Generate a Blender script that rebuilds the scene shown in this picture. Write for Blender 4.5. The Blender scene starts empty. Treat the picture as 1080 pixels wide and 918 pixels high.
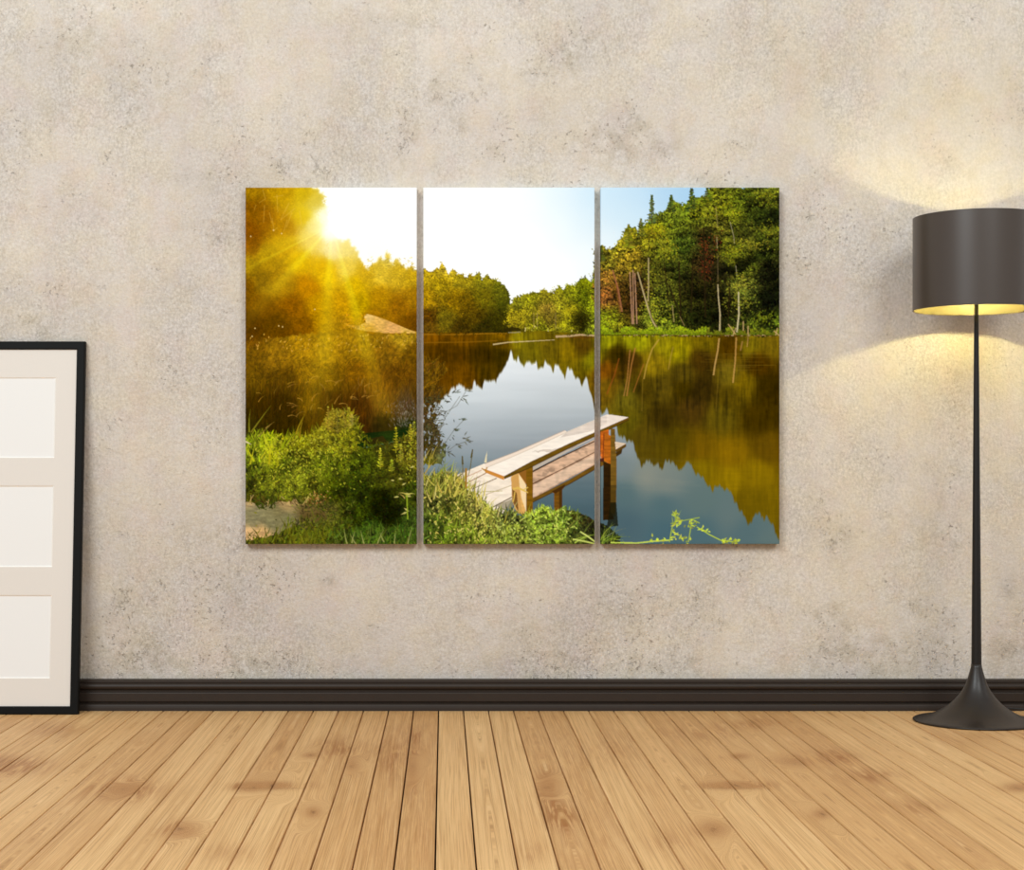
import bpy, bmesh, math, random
import numpy as np
from mathutils import Vector, Matrix

# ------------------------------------------------------------------ set-up
S = bpy.context.scene
COL = S.collection
PI = math.pi
F = 1830.0            # focal length in pixels of the 1080-wide frame
HC = 0.76             # camera height
D0 = 5.49             # camera to the front of the baseboard
VX, VY = 468.0, 497.0
WALL_Y = 0.050


def at(px, py, d):
    """point seen at (px, py), d metres in front of the lens"""
    return Vector(((px - VX) * d / F, d - D0, HC + (VY - py) * d / F))


def floor_at(px, py):
    return at(px, py, HC * F / (py - VY))


def tag(o, label=None, cat=None, group=None, kind=None):
    for k, v in (('label', label), ('category', cat), ('group', group), ('kind', kind)):
        if v:
            o[k] = v
    return o


def empty(name, loc, label, cat, group=None):
    o = bpy.data.objects.new(name, None)
    COL.objects.link(o)
    o.location = loc
    return tag(o, label, cat, group)


def obj(name, bm, m, parent=None, smooth=False, angle=None):
    me = bpy.data.meshes.new(name)
    bm.normal_update()
    bm.to_mesh(me)
    bm.free()
    return obj_me(name, me, m, parent, smooth)


def obj_me(name, me, m, parent=None, smooth=False):
    for mm in (m if isinstance(m, (list, tuple)) else [m]):
        me.materials.append(mm)
    if smooth:
        me.polygons.foreach_set('use_smooth', [True] * len(me.polygons))
    o = bpy.data.objects.new(name, me)
    COL.objects.link(o)
    if parent:
        o.parent = parent
    return o


def grid_mesh(name, P):
    """quad grid through P[rows, cols, 3]"""
    h, w = P.shape[:2]
    idx = np.arange(h * w).reshape(h, w)
    q = np.stack([idx[:-1, :-1], idx[:-1, 1:], idx[1:, 1:], idx[1:, :-1]], -1).reshape(-1, 4)
    return quads_mesh(name, P.reshape(-1, 3), q)


def quads_mesh(name, V, Q):
    me = bpy.data.meshes.new(name)
    V = np.asarray(V, np.float32); Q = np.asarray(Q, np.int32)
    me.vertices.add(len(V)); me.vertices.foreach_set('co', V.ravel())
    me.loops.add(Q.size); me.loops.foreach_set('vertex_index', Q.ravel())
    me.polygons.add(len(Q))
    me.polygons.foreach_set('loop_start', np.arange(0, Q.size, 4, dtype=np.int32))
    me.update(calc_edges=True)
    return me


def add_box(bm, x0, x1, y0, y1, z0, z1, bevel=0):
    r = bmesh.ops.create_cube(bm, size=1)
    for v in r['verts']:
        v.co = Vector((x0 + (v.co.x + .5) * (x1 - x0), y0 + (v.co.y + .5) * (y1 - y0), z0 + (v.co.z + .5) * (z1 - z0)))
    if bevel:
        es = list({e for v in r['verts'] for e in v.link_edges})
        bmesh.ops.bevel(bm, geom=es, offset=bevel, segments=2, affect='EDGES', profile=.5)


def lathe(prof, n=96, closed=False):
    """revolve (r, z) about z"""
    bm = bmesh.new()
    rings = []
    for r, z in prof:
        if r < 1e-6:
            rings.append([bm.verts.new((0, 0, z))])
        else:
            rings.append([bm.verts.new((r * math.cos(2 * PI * k / n), r * math.sin(2 * PI * k / n), z)) for k in range(n)])
    pairs = list(zip(rings[:-1], rings[1:])) + ([(rings[-1], rings[0])] if closed else [])
    for a, b in pairs:
        for k in range(n):
            k2 = (k + 1) % n
            if len(a) == 1 and len(b) == 1:
                continue
            if len(a) == 1:
                bm.faces.new((a[0], b[k2], b[k]))
            elif len(b) == 1:
                bm.faces.new((a[k], a[k2], b[0]))
            else:
                bm.faces.new((a[k], a[k2], b[k2], b[k]))
    bmesh.ops.recalc_face_normals(bm, faces=bm.faces)
    return bm


def tube(bm, pts, r, n=10):
    rings = []
    for i, p in enumerate(pts):
        p = Vector(p)
        t = (Vector(pts[min(i + 1, len(pts) - 1)]) - Vector(pts[max(i - 1, 0)])).normalized()
        up = Vector((0, 0, 1)) if abs(t.z) < .9 else Vector((1, 0, 0))
        a = t.cross(up).normalized(); b = a.cross(t)
        rings.append([bm.verts.new(p + (a * math.cos(2 * PI * k / n) + b * math.sin(2 * PI * k / n)) * r) for k in range(n)])
    for A, B in zip(rings[:-1], rings[1:]):
        for k in range(n):
            bm.faces.new((A[k], A[(k + 1) % n], B[(k + 1) % n], B[k]))
    bm.faces.new(rings[0]); bm.faces.new(rings[-1])
    bmesh.ops.recalc_face_normals(bm, faces=bm.faces)


# ------------------------------------------------------------------ materials
def lin(c):
    return tuple(((v / 255.0) / 12.92 if v / 255.0 <= .04045 else ((v / 255.0 + .055) / 1.055) ** 2.4) for v in c[:3]) + (1,)


class NT:
    def __init__(s, name):
        s.m = bpy.data.materials.new(name)
        s.m.use_nodes = True
        s.t = s.m.node_tree
        s.b = s.t.nodes['Principled BSDF']

    def n(s, kind, **kw):
        x = s.t.nodes.new('ShaderNode' + kind)
        for k, v in kw.items():
            setattr(x, k, v)
        return x

    def l(s, a, b):
        s.t.links.new(a, b)

    def val(s, sock, v):
        if hasattr(v, 'is_output'):
            s.l(v, sock)
        else:
            sock.default_value = v

    def math(s, op, a, b=0.0, clamp=False):
        x = s.n('Math', operation=op, use_clamp=clamp)
        s.val(x.inputs[0], a); s.val(x.inputs[1], b)
        return x.outputs[0]

    def mix(s, f, a, b, blend='MIX'):
        x = s.n('Mix', data_type='RGBA', blend_type=blend)
        s.val(x.inputs[0], f); s.val(x.inputs[6], a); s.val(x.inputs[7], b)
        return x.outputs[2]

    def noise(s, vec, scale, detail=4, rough=.55, dist=0):
        x = s.n('TexNoise')
        if vec is not None:
            s.l(vec, x.inputs['Vector'])
        x.inputs['Scale'].default_value = scale; x.inputs['Detail'].default_value = detail
        x.inputs['Roughness'].default_value = rough; x.inputs['Distortion'].default_value = dist
        return x.outputs['Fac']

    def ramp(s, f, lo, hi, a=0.0, b=1.0):
        x = s.n('MapRange', clamp=True)
        s.val(x.inputs[0], f)
        for i, v in enumerate((lo, hi, a, b)):
            x.inputs[i + 1].default_value = v
        return x.outputs[0]

    def scale(s, vec, v):
        x = s.n('Mapping'); s.l(vec, x.inputs['Vector']); x.inputs['Scale'].default_value = v
        return x.outputs[0]

    def attr(s, name):
        return s.n('Attribute', attribute_name=name).outputs['Fac']

    def bump(s, h, strength, dist):
        x = s.n('Bump'); s.l(h, x.inputs['Height'])
        x.inputs['Strength'].default_value = strength; x.inputs['Distance'].default_value = dist
        s.l(x.outputs[0], s.b.inputs['Normal'])


def simple(name, col, rough=.5, spec=.5, metal=0.0, grain=.08, scale=60, bump=0.0):
    t = NT(name)
    g = t.n('TexCoord').outputs['Object']
    f = t.noise(g, scale, 3)
    c = lin(col)
    t.l(t.mix(f, tuple(v * (1 - grain) for v in c[:3]) + (1,), tuple(min(1, v * (1 + grain)) for v in c[:3]) + (1,)), t.b.inputs['Base Color'])
    t.b.inputs['Roughness'].default_value = rough
    t.b.inputs['Specular IOR Level'].default_value = spec
    t.b.inputs['Metallic'].default_value = metal
    if bump:
        t.bump(f, bump, .001)
    return t.m


def wall_material():
    t = NT('plaster')
    g = t.n('TexCoord').outputs['Object']
    base = t.mix(t.ramp(t.noise(g, 1.6, 5, .6), .35, .65), lin((WALL_A)), lin((WALL_B)))
    base = t.mix(t.math('MULTIPLY', t.ramp(t.noise(t.scale(g, (1, 1, .55)), 4.2, 6, .65), .48, .72), .38), base, lin(WALL_C))       # grey veils
    base = t.mix(t.math('MULTIPLY', t.ramp(t.noise(g, 2.7, 5, .6, .4), .5, .7), .4), base, lin(WALL_D))   # warm cream veils
    # stains and painted warm zones, worked out where they sit on this wall
    st = t.attr('stain')
    brk = t.noise(g, 26, 5, .7)
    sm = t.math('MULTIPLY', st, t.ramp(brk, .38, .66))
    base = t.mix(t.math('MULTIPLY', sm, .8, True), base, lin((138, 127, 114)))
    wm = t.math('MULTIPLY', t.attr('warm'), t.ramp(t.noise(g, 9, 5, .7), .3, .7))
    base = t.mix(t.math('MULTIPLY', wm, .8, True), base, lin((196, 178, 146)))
    run = t.noise(t.scale(g, (1, 1, .10)), 24, 4, .6)
    base = t.mix(t.math('MULTIPLY', t.ramp(run, .52, .70), .11), base, lin((170, 156, 140)))
    # pits and specks
    p1 = t.noise(g, 85, 3, .6)
    p2 = t.noise(g, 7, 4, .6)
    p3 = t.noise(t.scale(g, (1.2, 1, .8)), 48, 4, .7, .8)
    crust = t.math('MULTIPLY', t.ramp(p3, .56, .66), t.ramp(t.math('ADD', t.noise(g, 5.5, 5, .65), t.math('MULTIPLY', st, .22)), .58, .72))
    pit = t.math('MULTIPLY', t.ramp(p1, .61, .70), t.ramp(t.math('ADD', p2, t.math('MULTIPLY', st, .30)), .50, .66))
    base = t.mix(t.math('MULTIPLY', crust, .40), base, lin((124, 110, 92)))
    base = t.mix(t.math('MULTIPLY', pit, .55), base, lin((120, 108, 96)))
    fine = t.noise(t.scale(g, (1, 1, .75)), 135, 3, .75)
    patch = t.ramp(t.noise(t.scale(g, (1.4, 1, .8)), 3.1, 4, .6), .4, .62)
    dk = t.math('ADD', t.math('MULTIPLY', patch, .17), .12)
    base = t.mix(t.ramp(fine, .3, .7, 0, 1), t.mix(dk, base, (.0, .0, .0, 1)), t.mix(t.math('MULTIPLY', dk, .55), base, (1, 1, 1, 1)))
    mid = t.noise(t.scale(g, (1, 1, .6)), 34, 4, .7)
    base = t.mix(t.math('MULTIPLY', t.ramp(mid, .54, .72), t.math('ADD', t.math('MULTIPLY', patch, .16), .03)), base, lin((150, 138, 122)))
    hue = t.noise(g, 13, 4, .65)
    base = t.mix(t.ramp(hue, .4, .62), base, t.mix(1.0, base, (1.0, .975, .90, 1), 'MULTIPLY'))
    hue2 = t.noise(t.scale(g, (1.3, 1, 1)), 8, 4, .65)
    base = t.mix(t.ramp(hue2, .48, .66), base, t.mix(1.0, base, (.99, .955, .955, 1), 'MULTIPLY'))
    t.l(base, t.b.inputs['Base Color'])
    t.b.inputs['Roughness'].default_value = .9
    t.b.inputs['Specular IOR Level'].default_value = .15
    h = t.math('ADD', t.math('MULTIPLY', t.noise(g, 100, 4, .65), .9), t.math('ADD', t.math('MULTIPLY', t.noise(g, 30, 4, .6), .8), t.math('ADD', t.math('MULTIPLY', pit, -.8), t.math('MULTIPLY', crust, -.9))))
    t.bump(h, .6, .006)
    return t.m


def floor_material():
    t = NT('oak_planks')
    u = t.attr('grain'); pid = t.attr('plank'); yy = t.attr('along')
    tone = t.attr('tone'); knot = t.attr('knot'); warm = t.attr('warm')

    def vec(su, sy, off=0.0):
        c = t.n('CombineXYZ')
        t.l(t.math('MULTIPLY', u, su), c.inputs[0]); t.l(t.math('MULTIPLY', yy, sy), c.inputs[1]); t.l(t.math('ADD', t.math('MULTIPLY', pid, 37.0), off), c.inputs[2])
        return c.outputs[0]
    broad = t.noise(vec(16, .9), 1, 3, .6)
    band = t.noise(vec(110, .8, 5), 1, 3, .6)
    fine = t.noise(vec(640, 2.4, 9), 1, 3, .7)
    base = t.mix(tone, lin(OAK_D), lin(OAK_L))
    base = t.mix(t.math('MULTIPLY', t.ramp(broad, .42, .72), .55), base, lin(OAK_W))
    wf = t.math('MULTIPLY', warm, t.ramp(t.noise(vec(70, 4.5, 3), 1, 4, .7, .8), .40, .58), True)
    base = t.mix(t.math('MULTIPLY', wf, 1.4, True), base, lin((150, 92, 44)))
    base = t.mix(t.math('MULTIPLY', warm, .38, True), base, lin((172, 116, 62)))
    base = t.mix(t.math('MULTIPLY', t.ramp(band, .48, .64), .38), base, lin((168, 120, 66)))
    base = t.mix(t.math('MULTIPLY', t.ramp(fine, .5, .66), .6), base, lin((150, 104, 58)))
    base = t.mix(t.math('MULTIPLY', t.ramp(fine, .5, .3), .3), base, lin((240, 208, 160)))
    base = t.mix(t.math('MULTIPLY', knot, .85, True), base, lin((88, 48, 20)))
    t.l(base, t.b.inputs['Base Color'])
    t.b.inputs['Roughness'].default_value = .55
    t.b.inputs['Specular IOR Level'].default_value = .22
    t.bump(fine, .06, .001)
    return t.m


def print_material():
    t = NT('printed_canvas')
    a = t.n('Attribute', attribute_name='print')
    g = t.n('TexCoord').outputs['Object']
    t.l(a.outputs['Color'], t.b.inputs['Base Color'])
    t.b.inputs['Roughness'].default_value = .9
    t.b.inputs['Specular IOR Level'].default_value = .0
    return t.m


# ------------------------------------------------------------------ tones
WALL_A = (200, 188, 178); WALL_B = (215, 203, 191); WALL_C = (184, 173, 166); WALL_D = (214, 201, 182)
OAK_D = (194, 143, 88); OAK_L = (224, 181, 126); OAK_W = (198, 146, 90)

BULBS = [(1.337, 1250.0), (1.405, 560.0)]; BULB_R = .012; BULB_COL = (1.0, .93, .42, 1)
WORLD_COL = (.92, .98, 1.0, 1); WORLD_S = .55
LIGHTS = [('key_area_light', (-2.9, -6.2, 4.7), (0.2, 0, 1.1), 3.0, 2.8, 350, (.90, .97, 1)),  # unseen soft area key added up left, angled to suit the canvas shadows
          ('right_fill_light', (2.6, -5.6, 4.4), (0.6, 0, 1.0), 1.6, 2.2, 143, (.92, .97, .97)),  # unseen fill added to balance the wall brightness on the right
          ('shade_strip_light', (4.4, -.75, 1.6), (1.6, -.2, 1.4), .22, 2.2, 6, (1, 1, 1))]  # thin unseen strip added for the right-hand highlight on the lamp shade

# ---------------------------------------------------------------- the print
PX0, PY0, PX1, PY1 = 257.0, 196.0, 824.0, 576.0       # picture window, print units
SS = 3                                                # working cells per unit
NW, NH = int((PX1 - PX0) * SS), int((PY1 - PY0) * SS)


def upsample(a, h, w):
    gh, gw = a.shape[:2]
    y = np.linspace(0, gh - 1, h)
    x = np.linspace(0, gw - 1, w)
    y0 = np.minimum(y.astype(int), gh - 2); x0 = np.minimum(x.astype(int), gw - 2)
    fy = y - y0; fx = x - x0
    fy = fy * fy * (3 - 2 * fy); fx = fx * fx * (3 - 2 * fx)
    if a.ndim == 3:
        fy = fy[:, None, None]; fx = fx[None, :, None]
    else:
        fy = fy[:, None]; fx = fx[None, :]
    A = a[y0][:, x0]; B = a[y0][:, x0 + 1]; C_ = a[y0 + 1][:, x0]; D = a[y0 + 1][:, x0 + 1]
    return (A * (1 - fx) + B * fx) * (1 - fy) + (C_ * (1 - fx) + D * fx) * fy


def vnoise(seed, sx, sy, octaves=3, h=None, w=None, gain=0.55):
    """value noise with feature size sx, sy (print units), about -1..1"""
    h = h or NH; w = w or NW
    r = np.random.RandomState(seed)
    out = np.zeros((h, w)); amp = 1.0; tot = 0
    for o in range(octaves):
        gw = max(2, int(w / SS / sx * 2 ** o) + 2); gh = max(2, int(h / SS / sy * 2 ** o) + 2)
        gw = min(gw, w); gh = min(gh, h)
        out += amp * upsample(r.uniform(-1, 1, (gh, gw)), h, w)
        tot += amp; amp *= gain
    return out / tot * 1.5


def field(pts, power=2.2, eps=20.0):
    """smooth colour field through (x, y, r, g, b) control points"""
    P = np.array(pts, float)
    gx = np.linspace(PX0, PX1, 190); gy = np.linspace(PY0, PY1, 128)
    X, Y = np.meshgrid(gx, gy)
    num = np.zeros(X.shape + (3,)); den = np.zeros(X.shape)
    for x, y, r, g, b in P:
        wt = 1.0 / ((X - x) ** 2 + (Y - y) ** 2 + eps) ** power
        num += wt[..., None] * np.array([r, g, b]); den += wt
    return upsample(num / den[..., None], NH, NW) / 255.0


def paint_print():
    XX = PX0 + (np.arange(NW) + 0.5) / SS
    YY = PY0 + (np.arange(NH) + 0.5) / SS
    X, Y = np.meshgrid(XX, YY)
    rnd = random.Random(7)
    R = np.random.RandomState(11)

    def smooth(e0, e1, v):
        t = np.clip((v - e0) / (e1 - e0), 0, 1)
        return t * t * (3 - 2 * t)

    def prof(pts):
        p = np.array(pts, float)
        return np.interp(XX, p[:, 0], p[:, 1])[None, :]

    def poly_mask(pts, wob=0, seed=0, sc=4):
        xs, ys = X, Y
        if wob:
            xs = X + wob * vnoise(seed, sc, sc, 2); ys = Y + wob * vnoise(seed + 1, sc, sc, 2)
        m = np.zeros(X.shape, bool)
        n = len(pts)
        for i in range(n):
            x1, y1 = pts[i]; x2, y2 = pts[(i + 1) % n]
            if y1 == y2:
                continue
            c = ((y1 <= ys) & (ys < y2)) | ((y2 <= ys) & (ys < y1))
            m ^= c & (xs < x1 + (ys - y1) * (x2 - x1) / (y2 - y1))
        return m

    img = np.ones((NH, NW, 3))

    def put(mask, col):
        if mask.dtype == bool:
            img[mask] = col[mask] if isinstance(col, np.ndarray) and col.ndim == 3 else col
        else:
            img[:] = img * (1 - mask[..., None]) + col * mask[..., None]

    def fill(poly, col, a=1.0):
        """convex polygon, print units; col 0..255"""
        P = [((x - PX0) * SS, (y - PY0) * SS) for x, y in poly]
        x0 = max(0, int(min(p[0] for p in P))); x1 = min(NW, int(max(p[0] for p in P)) + 2)
        y0 = max(0, int(min(p[1] for p in P))); y1 = min(NH, int(max(p[1] for p in P)) + 2)
        if x0 >= x1 or y0 >= y1:
            return
        gx = np.arange(x0, x1)[None, :] + .5; gy = np.arange(y0, y1)[:, None] + .5
        s = 0
        for i in range(len(P)):
            ax, ay = P[i]; bx, by = P[(i + 1) % len(P)]
            s += ax * by - bx * ay
        sg = 1 if s > 0 else -1
        m = None
        for i in range(len(P)):
            ax, ay = P[i]; bx, by = P[(i + 1) % len(P)]
            e = sg * ((bx - ax) * (gy - ay) - (by - ay) * (gx - ax)) >= 0
            m = e if m is None else (m & e)
        sub = img[y0:y1, x0:x1]
        c = np.array(col, float) / 255.0
        sub[m] = sub[m] * (1 - a) + c * a

    def poly(pts, col, a=1.0, grain=0.0, seed=0, dirv=None):
        m = poly_mask(pts)
        c = np.array(col, float) / 255.0
        cc = np.ones((NH, NW, 3)) * c
        if grain:
            cc = cc * (1 + grain * vnoise(seed, 9, 2, 3))[..., None]
        img[m] = img[m] * (1 - a) + cc[m] * a

    def blur(a, k):
        a = a.astype(float)
        for ax in (0, 1):
            c = np.cumsum(np.pad(a, [(k + 1, k) if i == ax else (0, 0) for i in (0, 1)], 'edge'), ax)
            n = a.shape[ax]
            a = (np.take(c, np.arange(n) + 2 * k + 1, ax) - np.take(c, np.arange(n), ax)) / (2 * k + 1)
        return a

    def edge_points(pts, step):
        out = []
        for (ax, ay), (bx, by) in zip(pts[:-1], pts[1:]):
            d = max(1, int(math.hypot(bx - ax, by - ay) / step))
            for q in range(d):
                out.append((ax + (bx - ax) * q / d, ay + (by - ay) * q / d))
        return out

    def local(x, y, src):
        i = min(NH - 1, max(0, int((y - PY0) * SS))); j = min(NW - 1, max(0, int((x - PX0) * SS)))
        return src[i, j] * 255.0

    def blade(x, y, ang, ln, w, col, bend=0.0, a=1.0, segs=3):
        """tapering curved stroke from (x, y); ang from vertical-up, clockwise"""
        px, py = x, y
        for k in range(segs):
            a0 = ang + bend * k / segs
            nx, ny = px + math.sin(a0) * ln / segs, py - math.cos(a0) * ln / segs
            w0 = w * (1 - k / segs) * .5; w1 = w * (1 - (k + 1) / segs) * .5 + .06
            cx, sx = math.cos(a0), math.sin(a0)
            fill([(px - cx * w0, py - sx * w0), (px + cx * w0, py + sx * w0),
                  (nx + cx * w1, ny + sx * w1), (nx - cx * w1, ny - sx * w1)], col, a)
            px, py = nx, ny
        return px, py

    def leaf(x, y, ang, ln, w, col, a=1.0):
        dx, dy = math.sin(ang) * ln, -math.cos(ang) * ln
        qx, qy = math.cos(ang) * w * .5, math.sin(ang) * w * .5
        fill([(x, y), (x + dx * .4 + qx, y + dy * .4 + qy), (x + dx, y + dy), (x + dx * .4 - qx, y + dy * .4 - qy)], col, a)

    def line(x0, y0, x1, y1, w, col, a=1.0, w1=None):
        w1 = w if w1 is None else w1
        d = math.hypot(x1 - x0, y1 - y0) or 1
        nx, ny = -(y1 - y0) / d * .5, (x1 - x0) / d * .5
        fill([(x0 + nx * w, y0 + ny * w), (x1 + nx * w1, y1 + ny * w1), (x1 - nx * w1, y1 - ny * w1), (x0 - nx * w, y0 - ny * w)], col, a)

    def path(pts, w, col, a=1.0, w1=None):
        n = len(pts) - 1; w1 = w if w1 is None else w1
        for i in range(n):
            line(*pts[i], *pts[i + 1], w + (w1 - w) * i / n, col, a, w + (w1 - w) * (i + 1) / n)

    def tint(c, f, j=8):
        return [min(255, max(0, v * f + rnd.uniform(-j, j))) for v in c]

    # ---------------- sky
    sky = field([(350, 200, 255, 253, 245), (390, 205, 255, 255, 253), (390, 260, 255, 254, 246), (430, 220, 255, 255, 255),
                 (470, 220, 255, 255, 255), (520, 210, 254, 255, 255), (560, 215, 244, 250, 254), (590, 205, 226, 240, 249),
                 (620, 203, 208, 230, 245), (620, 235, 222, 238, 247), (590, 240, 240, 248, 252), (620, 270, 245, 250, 252),
                 (560, 260, 254, 255, 255), (590, 285, 253, 254, 254), (540, 300, 255, 255, 253), (480, 270, 255, 255, 252),
                 (640, 203, 196, 224, 244), (640, 225, 206, 229, 245), (640, 255, 232, 242, 248), (665, 205, 190, 219, 241),
                 (665, 230, 205, 228, 243), (700, 203, 176, 209, 236), (725, 200, 165, 203, 233), (740, 205, 166, 205, 235)], 1.7, 500)
    img[:] = sky

    # ---------------- water with reflections
    hs_ = vnoise(26, 60, 6, 2)
    wat = field([(540, 380, 230, 236, 241), (500, 412, 214, 221, 226), (520, 400, 224, 230, 234), (560, 396, 220, 226, 230), (575, 392, 216, 222, 226), (540, 412, 204, 211, 216), (590, 412, 192, 200, 206),
                 (475, 440, 194, 202, 207), (520, 440, 180, 188, 195), (560, 440, 165, 174, 182), (600, 435, 164, 173, 180),
                 (490, 470, 153, 163, 170), (520, 470, 138, 150, 157), (560, 460, 148, 158, 165), (470, 490, 138, 150, 158),
                 (600, 520, 86, 110, 120), (575, 527, 76, 104, 116), (620, 500, 95, 116, 122), (620, 540, 72, 94, 105),
                 (640, 440, 162, 172, 178), (660, 472, 138, 149, 155), (656, 490, 118, 133, 137), (682, 503, 134, 139, 130),
                 (702, 512, 122, 131, 126), (660, 522, 84, 109, 115), (700, 532, 78, 106, 114), (740, 532, 94, 115, 116),
                 (770, 545, 98, 117, 119), (700, 562, 72, 102, 114), (785, 562, 84, 109, 116), (815, 572, 94, 115, 117),
                 (660, 552, 74, 99, 110), (740, 560, 76, 105, 115)], 1.8, 120)
    yk = [346, 375, 400, 420, 440, 470, 500, 530, 580]
    ramp_ = np.stack([np.interp(YY, yk, c) for c in ((236, 232, 216, 200, 180, 150, 108, 80, 72), (240, 237, 223, 208, 189, 160, 126, 104, 96), (244, 242, 229, 214, 196, 168, 134, 115, 106))], -1)[:, None, :] / 255
    ramp_ = ramp_ * (1.02 - .06 * smooth(480, 640, X))[..., None] + .012 * hs_[..., None]
    wat = np.where((X < 630)[..., None], ramp_, wat)
    put(Y > 346, wat)
    refl = field([(450, 357, 122, 77, 0), (490, 355, 112, 73, 0), (530, 353, 122, 87, 0), (450, 370, 86, 56, 0), (480, 375, 80, 52, 0),
                  (510, 375, 60, 42, 0), (530, 375, 55, 42, 0), (530, 362, 98, 72, 0), (460, 395, 95, 60, 0), (490, 400, 108, 70, 0),
                  (515, 392, 78, 57, 0), (455, 415, 105, 75, 10), (545, 358, 140, 128, 10), (560, 370, 117, 105, 8), (580, 365, 112, 95, 8),
                  (600, 372, 128, 106, 5), (615, 366, 84, 62, 5), (626, 380, 135, 130, 8), (600, 388, 112, 96, 5), (550, 380, 110, 100, 10),
                  (640, 358, 152, 152, 10), (670, 360, 162, 162, 10), (700, 360, 152, 142, 10), (650, 374, 58, 44, 0), (638, 390, 122, 74, 5),
                  (665, 380, 70, 48, 5), (690, 385, 138, 117, 10), (715, 370, 152, 141, 5), (720, 395, 90, 74, 10), (740, 380, 68, 48, 5),
                  (745, 360, 115, 98, 5), (770, 365, 80, 55, 0), (790, 362, 125, 110, 10), (815, 362, 118, 98, 10), (800, 385, 72, 48, 0),
                  (770, 395, 112, 96, 15), (785, 405, 112, 92, 5), (640, 410, 112, 86, 10), (660, 420, 102, 92, 15), (680, 410, 74, 60, 5),
                  (700, 410, 90, 74, 10), (720, 410, 62, 48, 0), (740, 410, 58, 43, 5), (770, 420, 80, 65, 5), (810, 410, 52, 38, 0),
                  (730, 430, 74, 54, 10), (700, 440, 62, 48, 5), (760, 440, 97, 82, 10), (800, 440, 62, 46, 0), (680, 460, 92, 76, 10),
                  (710, 465, 85, 70, 5), (740, 475, 112, 86, 5), (770, 480, 132, 102, 5), (810, 475, 98, 74, 5), (740, 495, 127, 106, 5),
                  (770, 505, 142, 117, 5), (800, 500, 137, 112, 5), (812, 530, 117, 96, 5), (790, 530, 112, 92, 5), (660, 445, 98, 88, 10)])
    refl = refl * (np.array([.95, .93, 1.0]) * np.ones((1, 1, 3)))
    vs = vnoise(21, 3.2, 26, 3); hs = vnoise(22, 50, 1.6, 2); vf = vnoise(24, 1.2, 9, 2)
    edge_up = prof([(440, 432), (447, 424), (460, 424), (472, 420), (478, 409), (490, 412), (500, 407), (506, 409), (512, 403), (518, 402), (525, 396),
                    (530, 390), (534, 385), (537, 372), (539, 374), (546, 380), (551, 385), (556, 381), (562, 387), (571, 385), (577, 386), (584, 389),
                    (590, 386), (596, 394), (601, 391), (606, 396), (612, 404), (618, 401), (624, 420), (628, 435), (636, 434), (646, 436), (652, 456),
                    (658, 462), (667, 471), (672, 482), (677, 494), (682, 484), (690, 490), (698, 497), (702, 487), (710, 487), (717, 497), (723, 490),
                    (728, 488), (733, 502), (741, 503), (750, 515), (757, 514), (763, 514), (772, 524), (780, 538), (785, 540), (789, 549), (796, 545),
                    (804, 544), (808, 549), (813, 550), (818, 563), (824, 575)])
    rm = smooth(2.2, -2.2, Y - edge_up - 5 * vnoise(23, 2.6, 300, 2)) * (Y > 346)
    soft = 1 - .72 * smooth(420, 480, Y)
    rt = refl * (1 + (.26 * vs + .08 * vf) * soft + .02 * hs + .12 * vnoise(25, 5, 4, 3) * soft)[..., None]
    dk = smooth(.3, .9, vs)[..., None] * smooth(480, 420, Y)[..., None]
    rt = rt * (1 - .25 * dk)
    put(rm, rt)
    # bright lily line, sand spit, ripples
    path([(520, 363.5), (536, 361.2), (560, 360), (585, 358.6)], 1.4, (214, 190, 140), .85, .5)
    path([(447, 361.6), (490, 361), (525, 359.5)], 1.2, (140, 95, 15), .6)
    path([(446, 352.8), (480, 353), (512, 352), (535, 351.5)], 1.4, (150, 105, 20), .7)
    path([(586, 355.2), (600, 354.6), (612, 353.2), (634, 354.6)], 2.2, (190, 160, 120), .9, 1.6)
    path([(600, 356), (632, 356.3)], .9, (95, 55, 15), .8)
    for k in range(16):
        y = rnd.uniform(372, 395); x = rnd.uniform(735, 790)
        line(x, y, x + rnd.uniform(20, 60), y + .2, .7, (120, 95, 25), .35)
    for k in range(9):
        y = rnd.uniform(478, 520)
        line(rnd.uniform(640, 690), y, rnd.uniform(700, 740), y + 4, 2.4, (150, 150, 135), .05)
    def clumps(n, xr, tv, bv, f, rx, ry, leaves, ls, gain=1.0, con=1.0, tam=None, al=.85, prob=None):
        P_ = []
        for k in range(n):
            x = rnd.uniform(*xr); j = min(NW - 1, max(0, int((x - PX0) * SS)))
            if bv[j] - tv[j] < 2: continue
            P_.append((tv[j] + (bv[j] - tv[j]) * rnd.random() + ry * .6, x))
        for y, x in sorted(P_):
            c0 = local(x, y, f)
            a_, b_ = rx * rnd.uniform(.6, 1.4), ry * rnd.uniform(.6, 1.4)
            br = gain * rnd.uniform(.78, 1.18)
            t_ = 1.0
            if tam is not None:
                t_ = tam[min(NH - 1, max(0, int((y - PY0) * SS))), min(NW - 1, max(0, int((x - PX0) * SS)))]
            for q in range(int(leaves * 1.5)):
                an = rnd.uniform(0, 6.283); r_ = math.sqrt(rnd.random())
                dx, dy = r_ * math.cos(an), r_ * math.sin(an)
                if q < leaves * .5:
                    dy = abs(dy); g = .50
                else:
                    g = .62 + .62 * (.5 - .5 * dy) - .12 * dx + rnd.uniform(-.25, .3)
                g = 1 + (g * br - 1) * con * t_
                leaf(x + dx * a_, y + dy * b_, rnd.uniform(0, 6.28), ls * rnd.uniform(.6, 1.5), ls * .7, tint(c0, g, 4), al)

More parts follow.
